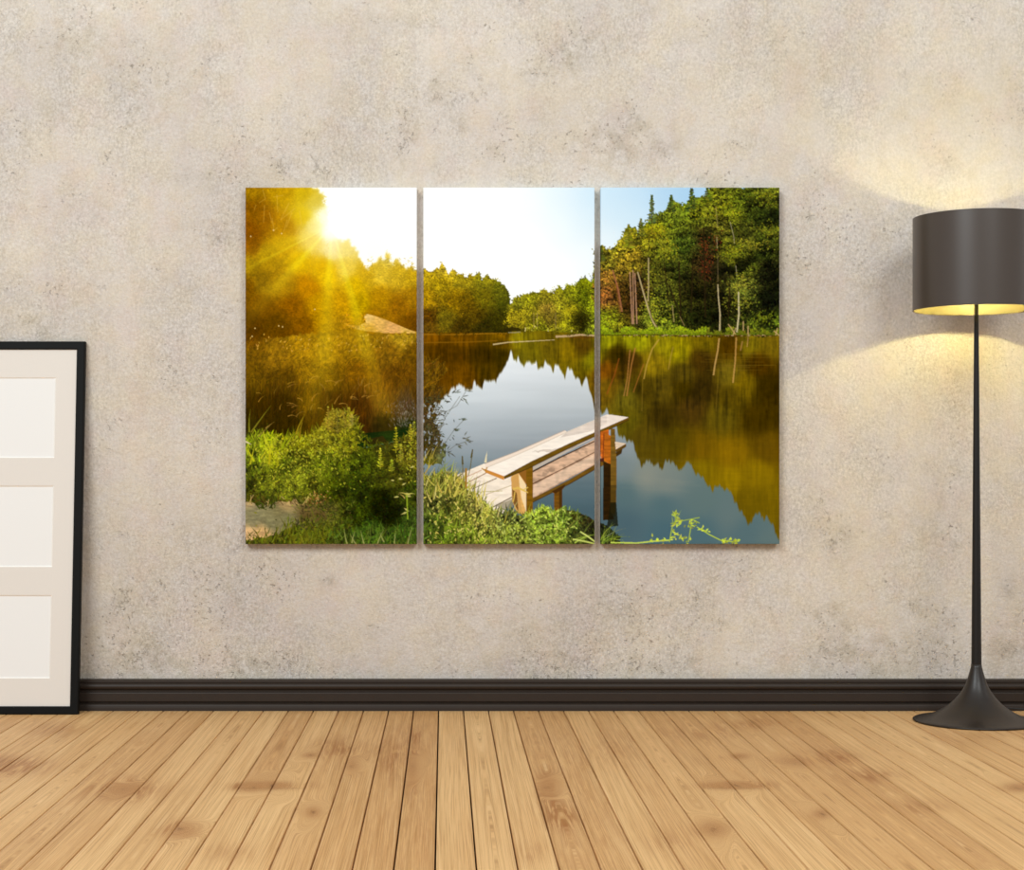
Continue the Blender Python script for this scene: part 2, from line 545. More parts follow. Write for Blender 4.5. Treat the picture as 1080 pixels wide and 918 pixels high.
    # ---------------- trees beyond, middle panel
    def foliage_mass(top, bottom, cols, seed, jag, jsc, n, size, lo=.45, hi=1.45, xr=(440, 640), tipw=(1, 2.5), rough=.33):
        f = field(cols)
        t = prof(top) + jag * vnoise(seed, jsc, 400, 3)
        b = prof(bottom)
        m = (Y > t + 1.2 * vnoise(seed + 3, 1.6, 1.6, 2)) & (Y < b) & (X > xr[0]) & (X < xr[1])
        n1 = vnoise(seed + 1, 7, 6, 4, gain=.75); n2 = vnoise(seed + 2, 1.7, 1.5, 2)
        tex = f * np.clip(1 + rough * n1 + .30 * n2, .18, 1.9)[..., None]
        put(m, tex)
        tv = t[0]; bv = b[0]
        for k in range(n):
            x = rnd.uniform(*xr)
            j = min(NW - 1, max(0, int((x - PX0) * SS)))
            y = rnd.uniform(tv[j], bv[j])
            c = local(x, y, f)
            i = min(NH - 1, max(0, int((y - PY0) * SS)))
            q = .5 + .5 * n1[i, j]
            s = size * rnd.uniform(.5, 1.4)
            fac = rnd.uniform(lo, hi) * (.62 + .55 * q)
            leaf(x, y, rnd.uniform(0, 6.28), s * 1.5, s * .9, tint(c, fac, 5), .75)
        return f, tv, bv

    tf1, tv, bv = foliage_mass([(440, 284), (446, 284), (452, 286), (458, 284), (463, 283), (466, 278), (469, 281), (472, 289), (475, 285), (478, 284), (482, 291), (486, 289), (488, 288),
                  (491, 293), (496, 289), (500, 293), (505, 288), (508, 293), (513, 291), (518, 294), (524, 295), (529, 299), (533, 302), (536, 308), (538, 316), (538.6, 330), (539, 352)],
                 [(440, 351), (500, 351), (540, 351)],
                 [(448, 290, 184, 153, 20), (470, 283, 193, 166, 40), (465, 300, 165, 137, 13), (448, 315, 171, 133, 10), (490, 293, 153, 133, 20), (510, 295, 139, 128, 20),
                  (530, 305, 108, 106, 17), (536, 320, 73, 73, 10), (510, 313, 109, 97, 10), (480, 318, 133, 102, 5), (500, 335, 82, 64, 5), (470, 336, 111, 95, 13), (450, 335, 88, 56, 5),
                  (448, 345, 97, 69, 10), (485, 347, 64, 48, 5), (525, 340, 55, 50, 5), (510, 347, 46, 40, 5), (492, 322, 106, 81, 5)], 31, 2.4, 3.2, 2600, 1.5, xr=(444, 539), rough=.24, lo=.6, hi=1.4)
    clumps(190, (444, 538), tv, bv - 6, tf1, 3.4, 5.5, 18, 1.4, 1.04, .75)
    tf2, tv, bv = foliage_mass([(536, 322), (540, 319), (549, 311), (556, 310), (562, 308), (568, 309), (573, 306), (579, 307), (584, 308), (590, 303), (594, 306), (598, 300), (601, 302), (606, 301), (611, 296),
                  (614, 293), (618, 292), (622, 297), (625, 295), (627, 283), (629, 279), (640, 270)],
                 [(536, 347), (560, 348), (590, 350), (610, 352), (640, 354)],
                 [(545, 320, 132, 127, 25), (560, 316, 142, 137, 20), (580, 318, 140, 131, 25), (600, 308, 132, 132, 20), (620, 300, 120, 125, 12), (615, 312, 88, 95, 10), (626, 325, 140, 148, 18),
                  (600, 328, 156, 144, 20), (580, 335, 105, 90, 25), (560, 335, 122, 112, 20), (545, 335, 142, 126, 20), (611, 338, 40, 36, 4), (617, 341, 34, 30, 3), (626, 346, 145, 155, 30), (598, 345, 142, 137, 20),
                  (570, 347, 135, 133, 20), (578, 324, 150, 122, 40), (590, 322, 158, 150, 30)], 41, 2.0, 3.4, 3200, 1.6, xr=(536, 640), rough=.36)
    clumps(240, (536, 634), tv, bv - 5, tf2, 4.2, 5.0, 18, 1.5, 1.08, 1.1)
    poly([(531, 347), (536, 345.6), (541, 345), (547, 346), (550, 348), (548, 349.6), (534, 350)], (46, 38, 6), .9)
    path([(536, 351), (549, 350.5)], 1, (150, 140, 110), .8)
    for k in range(26):
        x = rnd.uniform(551, 612); y = rnd.uniform(345.5, 351)
        leaf(x, y, rnd.uniform(-.5, .5), rnd.uniform(1.5, 3), 1.2, rnd.choice([(235, 215, 140), (170, 165, 40), (60, 50, 10), (200, 190, 70)]), .8)
    for x in (563, 566.5, 586):
        line(x, 330, x, 347, .7, (175, 150, 90), .55)
    # ---------------- right panel forest
    tops = [(628, 262), (633, 259), (637, 262), (641, 264), (645, 266), (649, 260), (652, 255), (656, 250), (658, 245), (663, 240), (666, 238), (668, 241), (671, 240), (673, 244), (675, 240), (679, 237), (683, 236),
            (685, 231), (690, 228), (694, 226), (698, 224), (702, 220), (706, 212), (710, 213), (714, 216), (717, 215), (722, 214), (726, 211), (731, 208), (737, 209), (742, 209), (745, 206), (750, 196), (824, 196)]
    tf, tv, bv = foliage_mass(tops, [(628, 354), (824, 354)],
                 [(640, 275, 108, 104, 25), (640, 295, 142, 108, 35), (638, 315, 128, 84, 34), (640, 335, 112, 118, 20), (660, 255, 128, 122, 25), (665, 275, 148, 128, 30), (655, 310, 70, 52, 14),
                  (670, 320, 55, 38, 10), (690, 240, 124, 124, 19), (685, 255, 117, 116, 24), (710, 230, 93, 106, 24), (730, 220, 104, 118, 24), (700, 260, 104, 112, 24), (720, 260, 61, 76, 19),
                  (715, 280, 66, 74, 19), (690, 290, 72, 74, 19), (700, 310, 81, 88, 24), (690, 330, 119, 132, 32), (710, 340, 100, 114, 24), (730, 310, 37, 36, 9), (720, 330, 42, 46, 12), (750, 220, 113, 117, 24),
                  (770, 225, 107, 116, 19), (790, 215, 76, 88, 19), (810, 210, 93, 100, 24), (800, 225, 46, 56, 14), (815, 230, 24, 30, 9), (760, 240, 89, 90, 24), (785, 245, 57, 62, 16), (800, 260, 40, 50, 12),
                  (815, 245, 91, 98, 24), (790, 255, 94, 96, 24), (775, 270, 104, 112, 24), (745, 255, 57, 52, 18), (745, 280, 52, 38, 16), (760, 285, 37, 34, 12), (785, 285, 72, 80, 19), (785, 305, 91, 98, 32),
                  (810, 290, 24, 26, 9), (810, 320, 16, 19, 7), (765, 320, 33, 31, 9), (795, 325, 31, 34, 10), (750, 335, 27, 30, 8), (815, 342, 83, 100, 24), (800, 343, 65, 76, 18), (735, 338, 31, 34, 8),
                  (690, 222, 93, 105, 34), (675, 300, 65, 50, 19)], 51, 2.6, 3.6, 9500, 1.9, lo=.35, hi=1.65, xr=(628, 824), rough=.42)
    tf = tf * np.array([1.05, 1.0, 1.0])
    gap = smooth(.12, .62, vnoise(54, 13, 9, 3, gain=.6)) * (Y < 346) * (X > 630) * blur((Y > prof(tops) + 9), 8) * smooth(645, 690, X)
    tf = tf * (1 - .62 * gap)[..., None]
    img[:] = img * (1 - .6 * gap)[..., None]
    clumps(950, (630, 824), tv, bv - 5, tf, 5.2, 3.3, 18, 2.1, 1.0, 1.5, None, .9)
    # conifer spires above the canopy
    def spire(x, y0, y1, w, c):
        line(x, y0, x, y1, .7, tint(c, .6), 1)
        y = y0
        while y < y1:
            s = w * (.25 + .75 * (y - y0) / (y1 - y0)) * rnd.uniform(.6, 1.15)
            for sg in (-1, 1):
                leaf(x, y, sg * rnd.uniform(1.2, 1.9), s, 2.0, tint(c, rnd.uniform(.6, 1.3)))
            y += 1.2
    spire(687.5, 206, 236, 7, (92, 104, 48)); spire(729.5, 199, 222, 7.5, (70, 84, 30)); spire(708, 206, 224, 6, (80, 94, 35))
    spire(663, 237, 262, 8, (124, 122, 28)); spire(746, 198, 214, 7, (82, 92, 22)); spire(676, 231, 250, 7, (104, 104, 34)); spire(634, 259, 276, 6, (78, 84, 26))
    # red-brown dying boughs
    for cx, cy, s, n in ((742, 260, 5, 60), (744, 285, 6, 80), (757, 254, 6, 40), (748, 272, 6, 30), (640, 300, 8, 40), (637, 312, 7, 40)):
        for k in range(n):
            leaf(cx + R.normal() * s * .5, cy + R.normal() * s, rnd.uniform(0, 6.28), rnd.uniform(1, 2.6), 1.2, tint((112, 48, 22) if cx > 700 else (165, 105, 45), rnd.uniform(.5, 1.25)), .8)
    # lit leaf sprays
    for cx, cy, sx, sy, n, c in ((782, 300, 9, 7, 150, (140, 138, 42)), (782, 318, 11, 6, 110, (120, 122, 34)), (812, 243, 9, 5, 110, (118, 118, 26)), (795, 258, 13, 4, 120, (128, 122, 30)),
                                 (770, 266, 10, 5, 120, (134, 132, 22)), (812, 216, 10, 3, 60, (112, 116, 24)), (805, 207, 12, 4, 80, (120, 118, 22)), (688, 325, 9, 12, 160, (156, 156, 36)),
                                 (706, 322, 8, 10, 100, (120, 122, 30)), (690, 245, 10, 8, 140, (150, 138, 22)), (738, 222, 9, 7, 120, (130, 130, 22)), (702, 262, 9, 8, 120, (138, 134, 26)),
                                 (765, 222, 12, 10, 90, (138, 132, 24)), (640, 340, 8, 7, 140, (142, 152, 24)), (806, 336, 10, 5, 90, (110, 118, 24)), (686, 290, 5, 12, 90, (130, 128, 26)), (780, 334, 9, 8, 60, (96, 100, 28))):
        for k in range(n):
            leaf(cx + R.normal() * sx * .7, cy + R.normal() * sy * .7, rnd.uniform(0, 6.28), rnd.uniform(1.2, 3), 1.5, tint(c, rnd.uniform(.55, 1.3)), .8)
    # trunks
    dkc = (40, 30, 12)
    for x0, y0, x1, y1, w in ((716, 275, 718, 335, 1.6), (731, 270, 729, 330, 1.4), (705, 300, 722, 345, 1.6), (742, 240, 744, 335, 1.8), (700, 275, 706, 320, 1.2), (668, 300, 671, 345, 1.2), (770, 290, 768, 340, 1.2)):
        line(x0, y0, x1, y1, w, dkc, .8)
    path([(646, 285), (652, 305), (656, 329)], 1.3, (160, 100, 66), .85, 1.8)
    path([(650, 300), (654, 330)], 1.0, (140, 80, 45), .6)
    for x0, x1, yt in ((664.3, 666.8, 287), (667.6, 668.2, 285), (669.6, 671.8, 288)):
        path([(x0, yt), (.5 * (x0 + x1), 315), (x1, 342)], 1.1, (186, 140, 108), .8, 1.4)
    path([(672.5, 287), (679, 310), (684, 327), (689, 340), (695.5, 349)], 1.3, (178, 158, 112), .95, 2.2)
    path([(684, 272), (684, 300), (683.5, 318)], 1.1, (186, 164, 118), .8, 1.5)
    path([(684, 318), (687, 334), (695.5, 349)], 1.0, (80, 66, 34), .7, 1.0)
    path([(709, 322), (711, 340)], 1, (160, 140, 90), .8); path([(717, 334), (722, 344)], 1, (150, 130, 80), .7)
    path([(756, 250), (756.5, 262)], .8, (190, 172, 130), .6, .8); path([(757.2, 300), (757.5, 312), (759.5, 332), (759, 352)], 1.0, (196, 178, 134), .9, 1.6); path([(757, 268), (757.2, 298)], .8, (120, 100, 66), .6)
    path([(770, 234), (774, 250), (774.5, 257)], .8, (176, 164, 124), .7)
    path([(776, 280), (777, 290)], .8, (176, 164, 124), .7); path([(779, 308), (779.3, 332), (777, 352)], 1.3, (202, 188, 146), .92, 1.8)
    for k in range(46):
        leaf(rnd.gauss(780, 7), rnd.choice((rnd.gauss(300, 5), rnd.gauss(321, 3), rnd.gauss(293, 4))), rnd.uniform(1, 2.2) * rnd.choice((-1, 1)), rnd.uniform(2.5, 4.5), 1.5, tint((138, 136, 40), rnd.uniform(.6, 1.2)), .9)
    path([(755, 218), (757, 240)], .9, (150, 130, 80), .6)
    # ---------------- bank
    for k in range(2600):
        x = rnd.uniform(634, 824)
        hgt = 9 if x < 745 else (3 + 5 * (math.sin(x * .5) > -.3))
        if 646 < x < 655: hgt = 3
        y = 353.5 - rnd.random() ** 1.2 * hgt * (.75 + .25 * math.sin(x * .23))
        c = (150, 168, 22) if x < 745 else (128, 134, 26)
        f = rnd.uniform(.75, 1.2) * (.72 + .3 * (353.5 - y) / 7)
        leaf(x, y + 1, rnd.gauss(0, .5), rnd.uniform(1.5, 3.2), 1.2, tint(c, f), .85)
    path([(634, 353.8), (660, 353.5), (690, 353), (720, 355), (750, 353.6), (824, 354.4)], .8, (66, 42, 14), .85)
    for k in range(70):
        x = rnd.uniform(655, 822)
        leaf(x, 354.2 + rnd.uniform(-.8, .5), 1.57, rnd.uniform(1.5, 4), .9, rnd.choice([(205, 175, 130), (170, 135, 90), (110, 70, 40)]), .75)
    for x0, y0, x1, y1 in ((768, 342, 776, 353), (784, 339, 784, 349), (789, 344, 789, 353), (776, 346, 773, 354), (816, 349, 822, 354), (820, 346, 818, 354)):
        line(x0, y0, x1, y1, 1.1, (196, 160, 108), .8)
    # reflected trunks
    for p, w, c, a in (([(695, 358), (688, 368), (682, 385), (679, 400)], 1.5, (186, 150, 66), .7), ([(710, 366), (707, 378), (705, 390)], 1.1, (176, 140, 70), .5),
                       ([(670, 367), (666, 385), (663, 405), (661, 418)], 1.5, (176, 116, 56), .7), ([(664.5, 369), (661.5, 400), (658, 418)], 1.2, (180, 122, 66), .65),
                       ([(679, 384), (673, 400), (668, 414)], 1.3, (160, 98, 40), .6), ([(653, 378), (648, 396), (640, 416)], 1.4, (150, 76, 26), .6),
                       ([(758.5, 357), (757, 370), (754, 385), (752.5, 396)], 1.6, (205, 162, 96), .75), ([(776.5, 356), (775.5, 380), (773, 404)], 1.6, (200, 152, 84), .7),
                       ([(783, 360), (781, 370)], 1.4, (180, 130, 80), .6), ([(789, 356), (788, 366)], 1.1, (190, 140, 90), .6), ([(678, 400), (677, 434)], 1.2, (150, 118, 40), .35),
                       ([(757, 405), (755, 434)], 1.0, (140, 110, 40), .3)):
        path(p, w, c, a)
    # ---------------- left panel, sunlit wood
    wood = field([(262, 200, 158, 112, 4), (262, 222, 138, 84, 0), (262, 242, 128, 72, 0), (265, 260, 130, 74, 2), (276, 230, 146, 90, 2), (300, 205, 190, 140, 4), (320, 205, 208, 165, 8),
                  (332, 213, 216, 180, 45), (320, 228, 218, 170, 4), (333, 238, 246, 214, 105), (342, 228, 255, 244, 195), (300, 238, 180, 122, 2), (300, 256, 200, 146, 8), (280, 270, 170, 126, 8),
                  (262, 280, 152, 112, 8), (330, 255, 240, 196, 75), (318, 275, 220, 165, 2), (340, 282, 220, 160, 0), (275, 300, 138, 98, 8), (262, 305, 116, 72, 0), (300, 300, 166, 116, 8),
                  (325, 302, 186, 116, 0), (310, 322, 132, 76, 0), (337, 320, 194, 134, 0), (275, 320, 106, 61, 0), (262, 340, 74, 41, 0), (290, 345, 90, 55, 0), (320, 342, 122, 72, 0), (340, 336, 168, 114, 0),
                  (300, 356, 96, 56, 0), (349, 244, 255, 250, 225), (351, 262, 252, 220, 140), (365, 262, 244, 210, 108), (345, 290, 228, 172, 4), (365, 283, 238, 194, 62), (375, 300, 217, 167, 4), (380, 320, 190, 146, 0),
                  (360, 320, 195, 136, 4), (350, 342, 166, 116, 8), (386, 290, 208, 158, 20), (400, 288, 224, 180, 45), (410, 273, 228, 190, 70), (420, 288, 213, 168, 32), (435, 293, 198, 153, 20), (400, 315, 178, 124, 4),
                  (420, 325, 146, 92, 4), (436, 342, 104, 61, 0), (438, 312, 160, 110, 8), (395, 335, 150, 98, 4)])
    tre = [(255, 190), (326, 190), (330, 198), (333, 200), (335, 197), (337, 203), (341, 203), (343, 208), (341, 214), (345, 219), (346, 231), (347, 240), (352, 248), (356, 252), (361, 255), (366, 252), (370, 256), (374, 262),
           (378, 268), (380, 275), (384, 281), (387, 285), (390, 281), (393, 277), (396, 278), (399, 272), (402, 270), (405, 275), (408, 264), (411, 270), (414, 280), (417, 274), (421, 274), (425, 281), (430, 283), (434, 280), (438, 285), (444, 284), (444, 372), (255, 372)]
    wood = wood * np.array([.965, 1.0, 1.0])
    n1 = vnoise(61, 5, 5, 4, gain=.7); n2 = vnoise(62, 1.5, 1.3, 2)
    dsun = np.hypot(X - 350, Y - 238)
    ta = np.clip((dsun - 12) / 90, 0.05, 1)
    wt_ = wood * (1 + (.19 * n1 + .12 * n2) * ta)[..., None]
    m = poly_mask(tre, 1.8, 63, 2.2)
    put(np.clip(blur(m, 3) * (.55 + .45 * blur(m, 9)), 0, 1), wt_)
    for k in range(2600):
        x = rnd.uniform(257, 442); y = rnd.uniform(198, 356)
        i = min(NH - 1, int((y - PY0) * SS)); j = min(NW - 1, int((x - PX0) * SS))
        if not m[i, j]:
            continue
        t = ta[i, j]
        c = wood[i, j] * 255
        leaf(x, y, rnd.uniform(0, 6.28), rnd.uniform(1.2, 3), rnd.uniform(.8, 1.5), tint(c, 1 + t * rnd.uniform(-.4, .34), 4), .5)
    tvl = np.full(NW, 198.0); pt_ = np.array(tre[1:-2], float); tvl = np.maximum(198, np.interp(XX, pt_[:, 0], pt_[:, 1])); tvl[XX < 330] = 198
    clumps(420, (257, 442), tvl, np.full(NW, 350.0), wood, 5.5, 5, 16, 1.6, 1.03, .55, ta, .45)
    for k in range(230):                                   # feathery crowns against the glow
        x = rnd.uniform(386, 440); y = rnd.uniform(272, 310)
        leaf(x, y, rnd.uniform(.9, 2.2) * rnd.choice((-1, 1)), rnd.uniform(2, 4.5), 1.0, tint(local(x, y, wood), rnd.uniform(.75, 1.25), 4), .6)
    for x, y0, y1 in ((408, 264, 290), (402, 270, 292), (393, 277, 296), (417, 273, 290), (425, 279, 298), (434, 279, 296)):
        for q in range(26):
            yy = y0 + (y1 - y0) * q / 26; s = 1 + 5 * q / 26
            leaf(x, yy, rnd.choice((-1, 1)) * rnd.uniform(1.0, 1.8), s * rnd.uniform(.6, 1.2), .9, tint(local(x, yy + 4, wood), rnd.uniform(.7, 1.05), 4), .75)
    # pale drooping twigs in the dark crown
    for p in ([(277, 200), (280, 210), (273, 214)], [(279, 216), (278, 235)], [(292, 205), (293, 224)], [(305, 214), (296, 232)], [(311, 220), (296, 232)], [(316, 222), (318, 236), (311, 248)],
              [(287, 230), (289, 243), (293, 240)], [(303, 232), (299, 245)], [(270, 216), (268, 222)], [(284, 224), (287, 236)], [(299, 206), (288, 208)], [(308, 224), (302, 240)]):
        path(p, .9, (228, 180, 70), .38, .6)
    for x, y in ((288.5, 243), (297, 246.5), (264.5, 249.5), (332, 326.5), (269, 346.5), (298, 345), (294, 344), (266, 355), (342, 358), (313, 355)):
        leaf(x, y + .8, 0, 1.9, 1.7, (240, 205, 130), .85)
    # sandy slope
    slope = [(384, 334), (387, 331.3), (396, 333.5), (407, 337.5), (420, 343), (432, 348), (440, 350.5), (440, 352), (404, 351.5), (386, 349.5), (376, 347.5), (366, 344), (362, 340), (368, 342.5), (378, 344), (386, 340)]
    scol = field([(362, 341, 190, 140, 30), (386, 333, 232, 190, 110), (400, 342, 218, 168, 84), (430, 349, 222, 176, 84), (390, 349, 206, 158, 50), (415, 346, 212, 158, 90)])
    put(blur(poly_mask(slope), 1), scol * (1 + .15 * vnoise(72, 3, 1.4, 3))[..., None])
    for k in range(130):
        x = rnd.uniform(359, 392); y = rnd.uniform(331, 349)
        if x < 386 and y > 333:
            leaf(x, y, rnd.uniform(-1.4, 1.4), rnd.uniform(2, 5), 1.1, tint((176, 124, 18), rnd.uniform(.6, 1.4)), .7)
    # ---------------- reeds
    reed = field([(265, 360, 104, 66, 4), (265, 372, 112, 78, 6), (290, 375, 138, 98, 10), (320, 370, 168, 122, 10), (345, 370, 162, 118, 10), (380, 365, 154, 114, 10), (410, 372, 132, 92, 10), (436, 372, 108, 74, 5), (425, 357, 186, 146, 25),
                  (265, 400, 102, 72, 5), (300, 400, 92, 63, 4), (325, 395, 142, 102, 8), (350, 400, 114, 79, 4), (380, 395, 128, 84, 4), (420, 395, 106, 68, 5), (270, 430, 62, 41, 0), (300, 430, 58, 38, 0), (327, 425, 116, 82, 4),
                  (345, 425, 62, 36, 0), (380, 432, 78, 45, 4), (400, 410, 120, 78, 8), (408, 428, 122, 84, 14), (430, 430, 88, 66, 34), (300, 450, 50, 34, 0), (335, 447, 64, 42, 0), (375, 452, 60, 34, 4), (405, 450, 40, 30, 4), (430, 455, 32, 44, 10),
                  (260, 452, 50, 40, 4), (450, 380, 98, 64, 4), (446, 420, 90, 60, 8)])
    reed = reed * np.array([.94, .95, 1.0])
    rmask = poly_mask([(250, 357), (262, 360), (275, 356), (290, 358), (305, 354), (320, 352), (335, 351), (350, 350), (368, 348), (380, 350), (400, 352), (420, 352), (438, 351), (444, 352), (444, 480), (250, 480)], 2.5, 81, 3)
    tq = smooth(385, 415, Y); rx = vnoise(82, 1.4, 12, 3) * tq + vnoise(84, 2.4, 3.2, 3) * (1 - tq)
    put(blur(rmask, 2), reed * (1 + .22 * rx + .16 * vnoise(83, 4, 4, 3))[..., None])
    for k in range(2600):
        x = rnd.uniform(255, 446); y = rnd.uniform(358, 446)
        c = local(x, y, reed)
        up = y < 405
        f = rnd.choice((rnd.uniform(.55, .9), rnd.uniform(1.0, 1.5))) if up else rnd.uniform(.6, 1.35)
        blade(x, y, rnd.gauss(.45, .75) if up else rnd.gauss(.05, .35), rnd.uniform(4, 10) if up else rnd.uniform(8, 20), rnd.uniform(.7, 1.3), tint(c, f, 6), rnd.uniform(-.8, 1.0), .5)
    for k in range(60):                                    # pale seed heads, top of the reed bed
        x = rnd.uniform(262, 438); y = rnd.uniform(354, 372)
        leaf(x, y, rnd.gauss(.5, .5), rnd.uniform(2, 4), 1.3, tint((214, 164, 60), rnd.uniform(.8, 1.15)), .75)
    for k in range(240):                                   # pale water glints between stems
        x = rnd.gauss(425, 8); y = rnd.uniform(424, 452)
        if 408 < x < 442:
            leaf(x, y, rnd.gauss(0, .3), rnd.uniform(1.5, 4), .8, tint((168, 156, 140), rnd.uniform(.4, 1.05)), .5)
    for k in range(46):                                    # arching pale blades over dark bed
        x = rnd.uniform(262, 400); y = rnd.uniform(400, 440)
        blade(x, y, rnd.gauss(.6, .6), rnd.uniform(6, 14), 1.1, tint((176, 128, 44), rnd.uniform(.6, 1.1)), rnd.uniform(.5, 1.6), .65, 4)
    # green hull of a sunken boat between plants
    poly([(372, 462), (385, 457), (410, 454.5), (440, 452), (440, 466), (405, 468), (378, 474)], (16, 40, 9), .85, .25, 90)
    poly([(384, 464), (404, 460), (408, 466), (384, 470)], (44, 34, 8), .9)
    path([(380, 473.5), (395, 470.5), (412, 467), (428, 463.5), (440, 461)], 1.3, (88, 122, 84), .85)
    # ---------------- left panel herbs
    herb = field([(265, 465, 104, 114, 18), (285, 468, 138, 146, 18), (290, 480, 150, 150, 20), (310, 465, 124, 122, 14), (340, 460, 112, 108, 18), (350, 447, 122, 108, 24), (362, 470, 116, 114, 18), (345, 490, 86, 96, 14), (300, 492, 80, 86, 14),
                  (265, 490, 98, 108, 18), (270, 512, 86, 90, 18), (310, 505, 114, 118, 24), (330, 512, 80, 86, 14), (350, 518, 56, 64, 5), (380, 490, 72, 82, 10), (380, 520, 42, 52, 5), (375, 545, 46, 56, 5), (400, 530, 26, 30, 0), (412, 547, 20, 24, 0),
                  (400, 500, 62, 66, 10), (420, 500, 74, 74, 14), (436, 520, 52, 62, 10), (410, 472, 56, 56, 10), (432, 480, 96, 90, 20), (425, 562, 56, 86, 20), (390, 564, 62, 88, 20), (350, 566, 84, 94, 15), (310, 566, 84, 90, 15), (280, 569, 94, 94, 20),
                  (320, 552, 78, 90, 20), (340, 540, 90, 80, 38), (438, 550, 64, 84, 24), (262, 520, 70, 70, 14)])
    path_c = field([(262, 531, 172, 146, 104), (300, 531, 160, 134, 88), (345, 528, 120, 90, 44), (262, 540, 138, 130, 92), (272, 544, 134, 127, 90), (285, 542, 132, 124, 86), (265, 550, 138, 130, 94), (300, 549, 124, 118, 80), (285, 551, 130, 124, 86), (262, 562, 228, 184, 128), (276, 563, 206, 164, 108), (330, 545, 92, 74, 38), (355, 545, 70, 60, 28), (290, 540, 128, 118, 76), (330, 535, 104, 84, 44)])
    hm = poly_mask([(250, 462), (262, 461), (275, 456), (290, 460), (305, 458), (325, 459), (338, 451), (346, 440), (352, 431), (362, 433), (368, 432), (378, 447), (382, 462), (376, 470), (385, 473), (420, 466), (434, 456), (444, 452), (444, 580), (250, 580)], 3, 101, 4)
    n3 = vnoise(102, 4.5, 4.5, 4, gain=.75); n4 = vnoise(103, 1.3, 1.3, 2)
    put(hm, herb * np.clip(1 + .38 * n3 + .30 * n4, .15, 2)[..., None])
    pm = poly_mask([(250, 528), (262, 530), (276, 533), (290, 529), (310, 528), (326, 533), (338, 538), (345, 545), (338, 551), (322, 552), (310, 553), (298, 560), (282, 566), (270, 569), (250, 572)], 2.2, 105, 5)
    put(pm, path_c * (1 + .13 * vnoise(106, 7, 1.6, 3) + .07 * vnoise(107, 1.5, 1, 2))[..., None])

    def on(mask, x, y):
        i = min(NH - 1, max(0, int((y - PY0) * SS))); j = min(NW - 1, max(0, int((x - PX0) * SS)))
        return mask[i, j]
    gapL = smooth(.1, .6, vnoise(104, 9, 7, 3))
    img[:] = np.where((hm & ~pm)[..., None], img * (1 - .35 * gapL)[..., None], img)
    for k in range(7800):
        x = rnd.uniform(255, 446); y = 436 + 140 * rnd.random()
        if not on(hm, x, y) or (on(pm, x, y) and rnd.random() < .985):
            continue
        c = local(x, y, herb)
        i = min(NH - 1, int((y - PY0) * SS)); j = min(NW - 1, max(0, int((x - PX0) * SS)))
        f = rnd.uniform(.4, 1.6) * (1 + .35 * n3[i, j]) * (1 - .5 * gapL[i, j])
        if x < 318 and y < 500 and rnd.random() < .5:
            blade(x, y, rnd.gauss(.1, .45), rnd.uniform(5, 12), rnd.uniform(.9, 1.5), tint(c, f, 8), rnd.uniform(-.4, .5), .85)
        else:
            leaf(x, y, rnd.gauss(.3, 1.1), rnd.uniform(2, 5.5), rnd.uniform(.9, 1.8), tint(c, f, 8), .85)
    for ex, ey in edge_points([(259, 462), (275, 457), (290, 461), (305, 459), (325, 460), (338, 452), (346, 441), (352, 433), (362, 435), (368, 433), (378, 448), (382, 462), (400, 470), (420, 466), (434, 456), (440, 452)], .7):
        c = local(ex, ey + 8, herb)
        leaf(ex + rnd.uniform(-2, 2), ey + rnd.uniform(-1, 7), rnd.gauss(.1, .7), rnd.uniform(3, 9), rnd.uniform(.9, 1.7), tint(c, rnd.uniform(.6, 1.6), 8), .9)
    for k in range(520):                                   # bright tips
        x = rnd.gauss(*rnd.choice(((285, 13), (305, 18), (350, 14), (335, 20), (432, 6), (300, 20)))); y = rnd.choice((rnd.gauss(468, 11), rnd.gauss(500, 14), rnd.gauss(478, 10)))
        if on(hm, x, y) and not on(pm, x, y):
            leaf(x, y, rnd.gauss(.1, .9), rnd.uniform(1.5, 4.2), 1.3, tint((184, 182, 48), rnd.uniform(.75, 1.15)), .8)
    for p in ((281, 469, -.25, 18), (284, 490, .05, 26), (290, 470, .1, 16), (268, 487, -.5, 20), (264, 490, .2, 22), (262, 480, -.4, 16), (275, 484, .6, 14), (297, 474, .35, 24), (293, 492, -.1, 22), (302, 470, .5, 18), (286, 478, -.35, 14)):
        blade(p[0], p[1], p[2], p[3], 2.2, tint((178, 178, 30), rnd.uniform(.85, 1.1)), rnd.uniform(-.3, .3), .95)
    blade(265, 456, .62, 36, 1.8, (120, 112, 26), .05); blade(263, 456, -.05, 24, 1.8, (120, 116, 26), .3); blade(280, 452, .9, 12, 1, (150, 120, 50), .1); blade(272, 461, .8, 18, 1, (140, 120, 50), .1)
    blade(259, 466, 2.0, 7, 2, (215, 200, 150), .1)
    blade(312, 458, .35, 24, 1.6, (150, 128, 22), .25); blade(316, 462, .1, 26, 1.6, (132, 108, 18), .3); blade(308, 470, .4, 26, 1.1, (140, 130, 30), .1)

    def herb_stem(x, y, top, c, n=9, sp=3.4):
        path([(x, y), (x + rnd.uniform(-1, 1), top)], 1.0, tint(c, .85), .9, .7)
        for q in range(n):
            yy = top + (y - top) * q / n
            s = sp * (.5 + .8 * q / n) * rnd.uniform(.7, 1.2)
            for sg in (-1, 1):
                leaf(x, yy, sg * rnd.uniform(.7, 1.5), s, 1.4, tint(c, rnd.uniform(.7, 1.25)), .9)
        leaf(x, top + 1, 0, 3, 1.6, tint(c, 1.15))
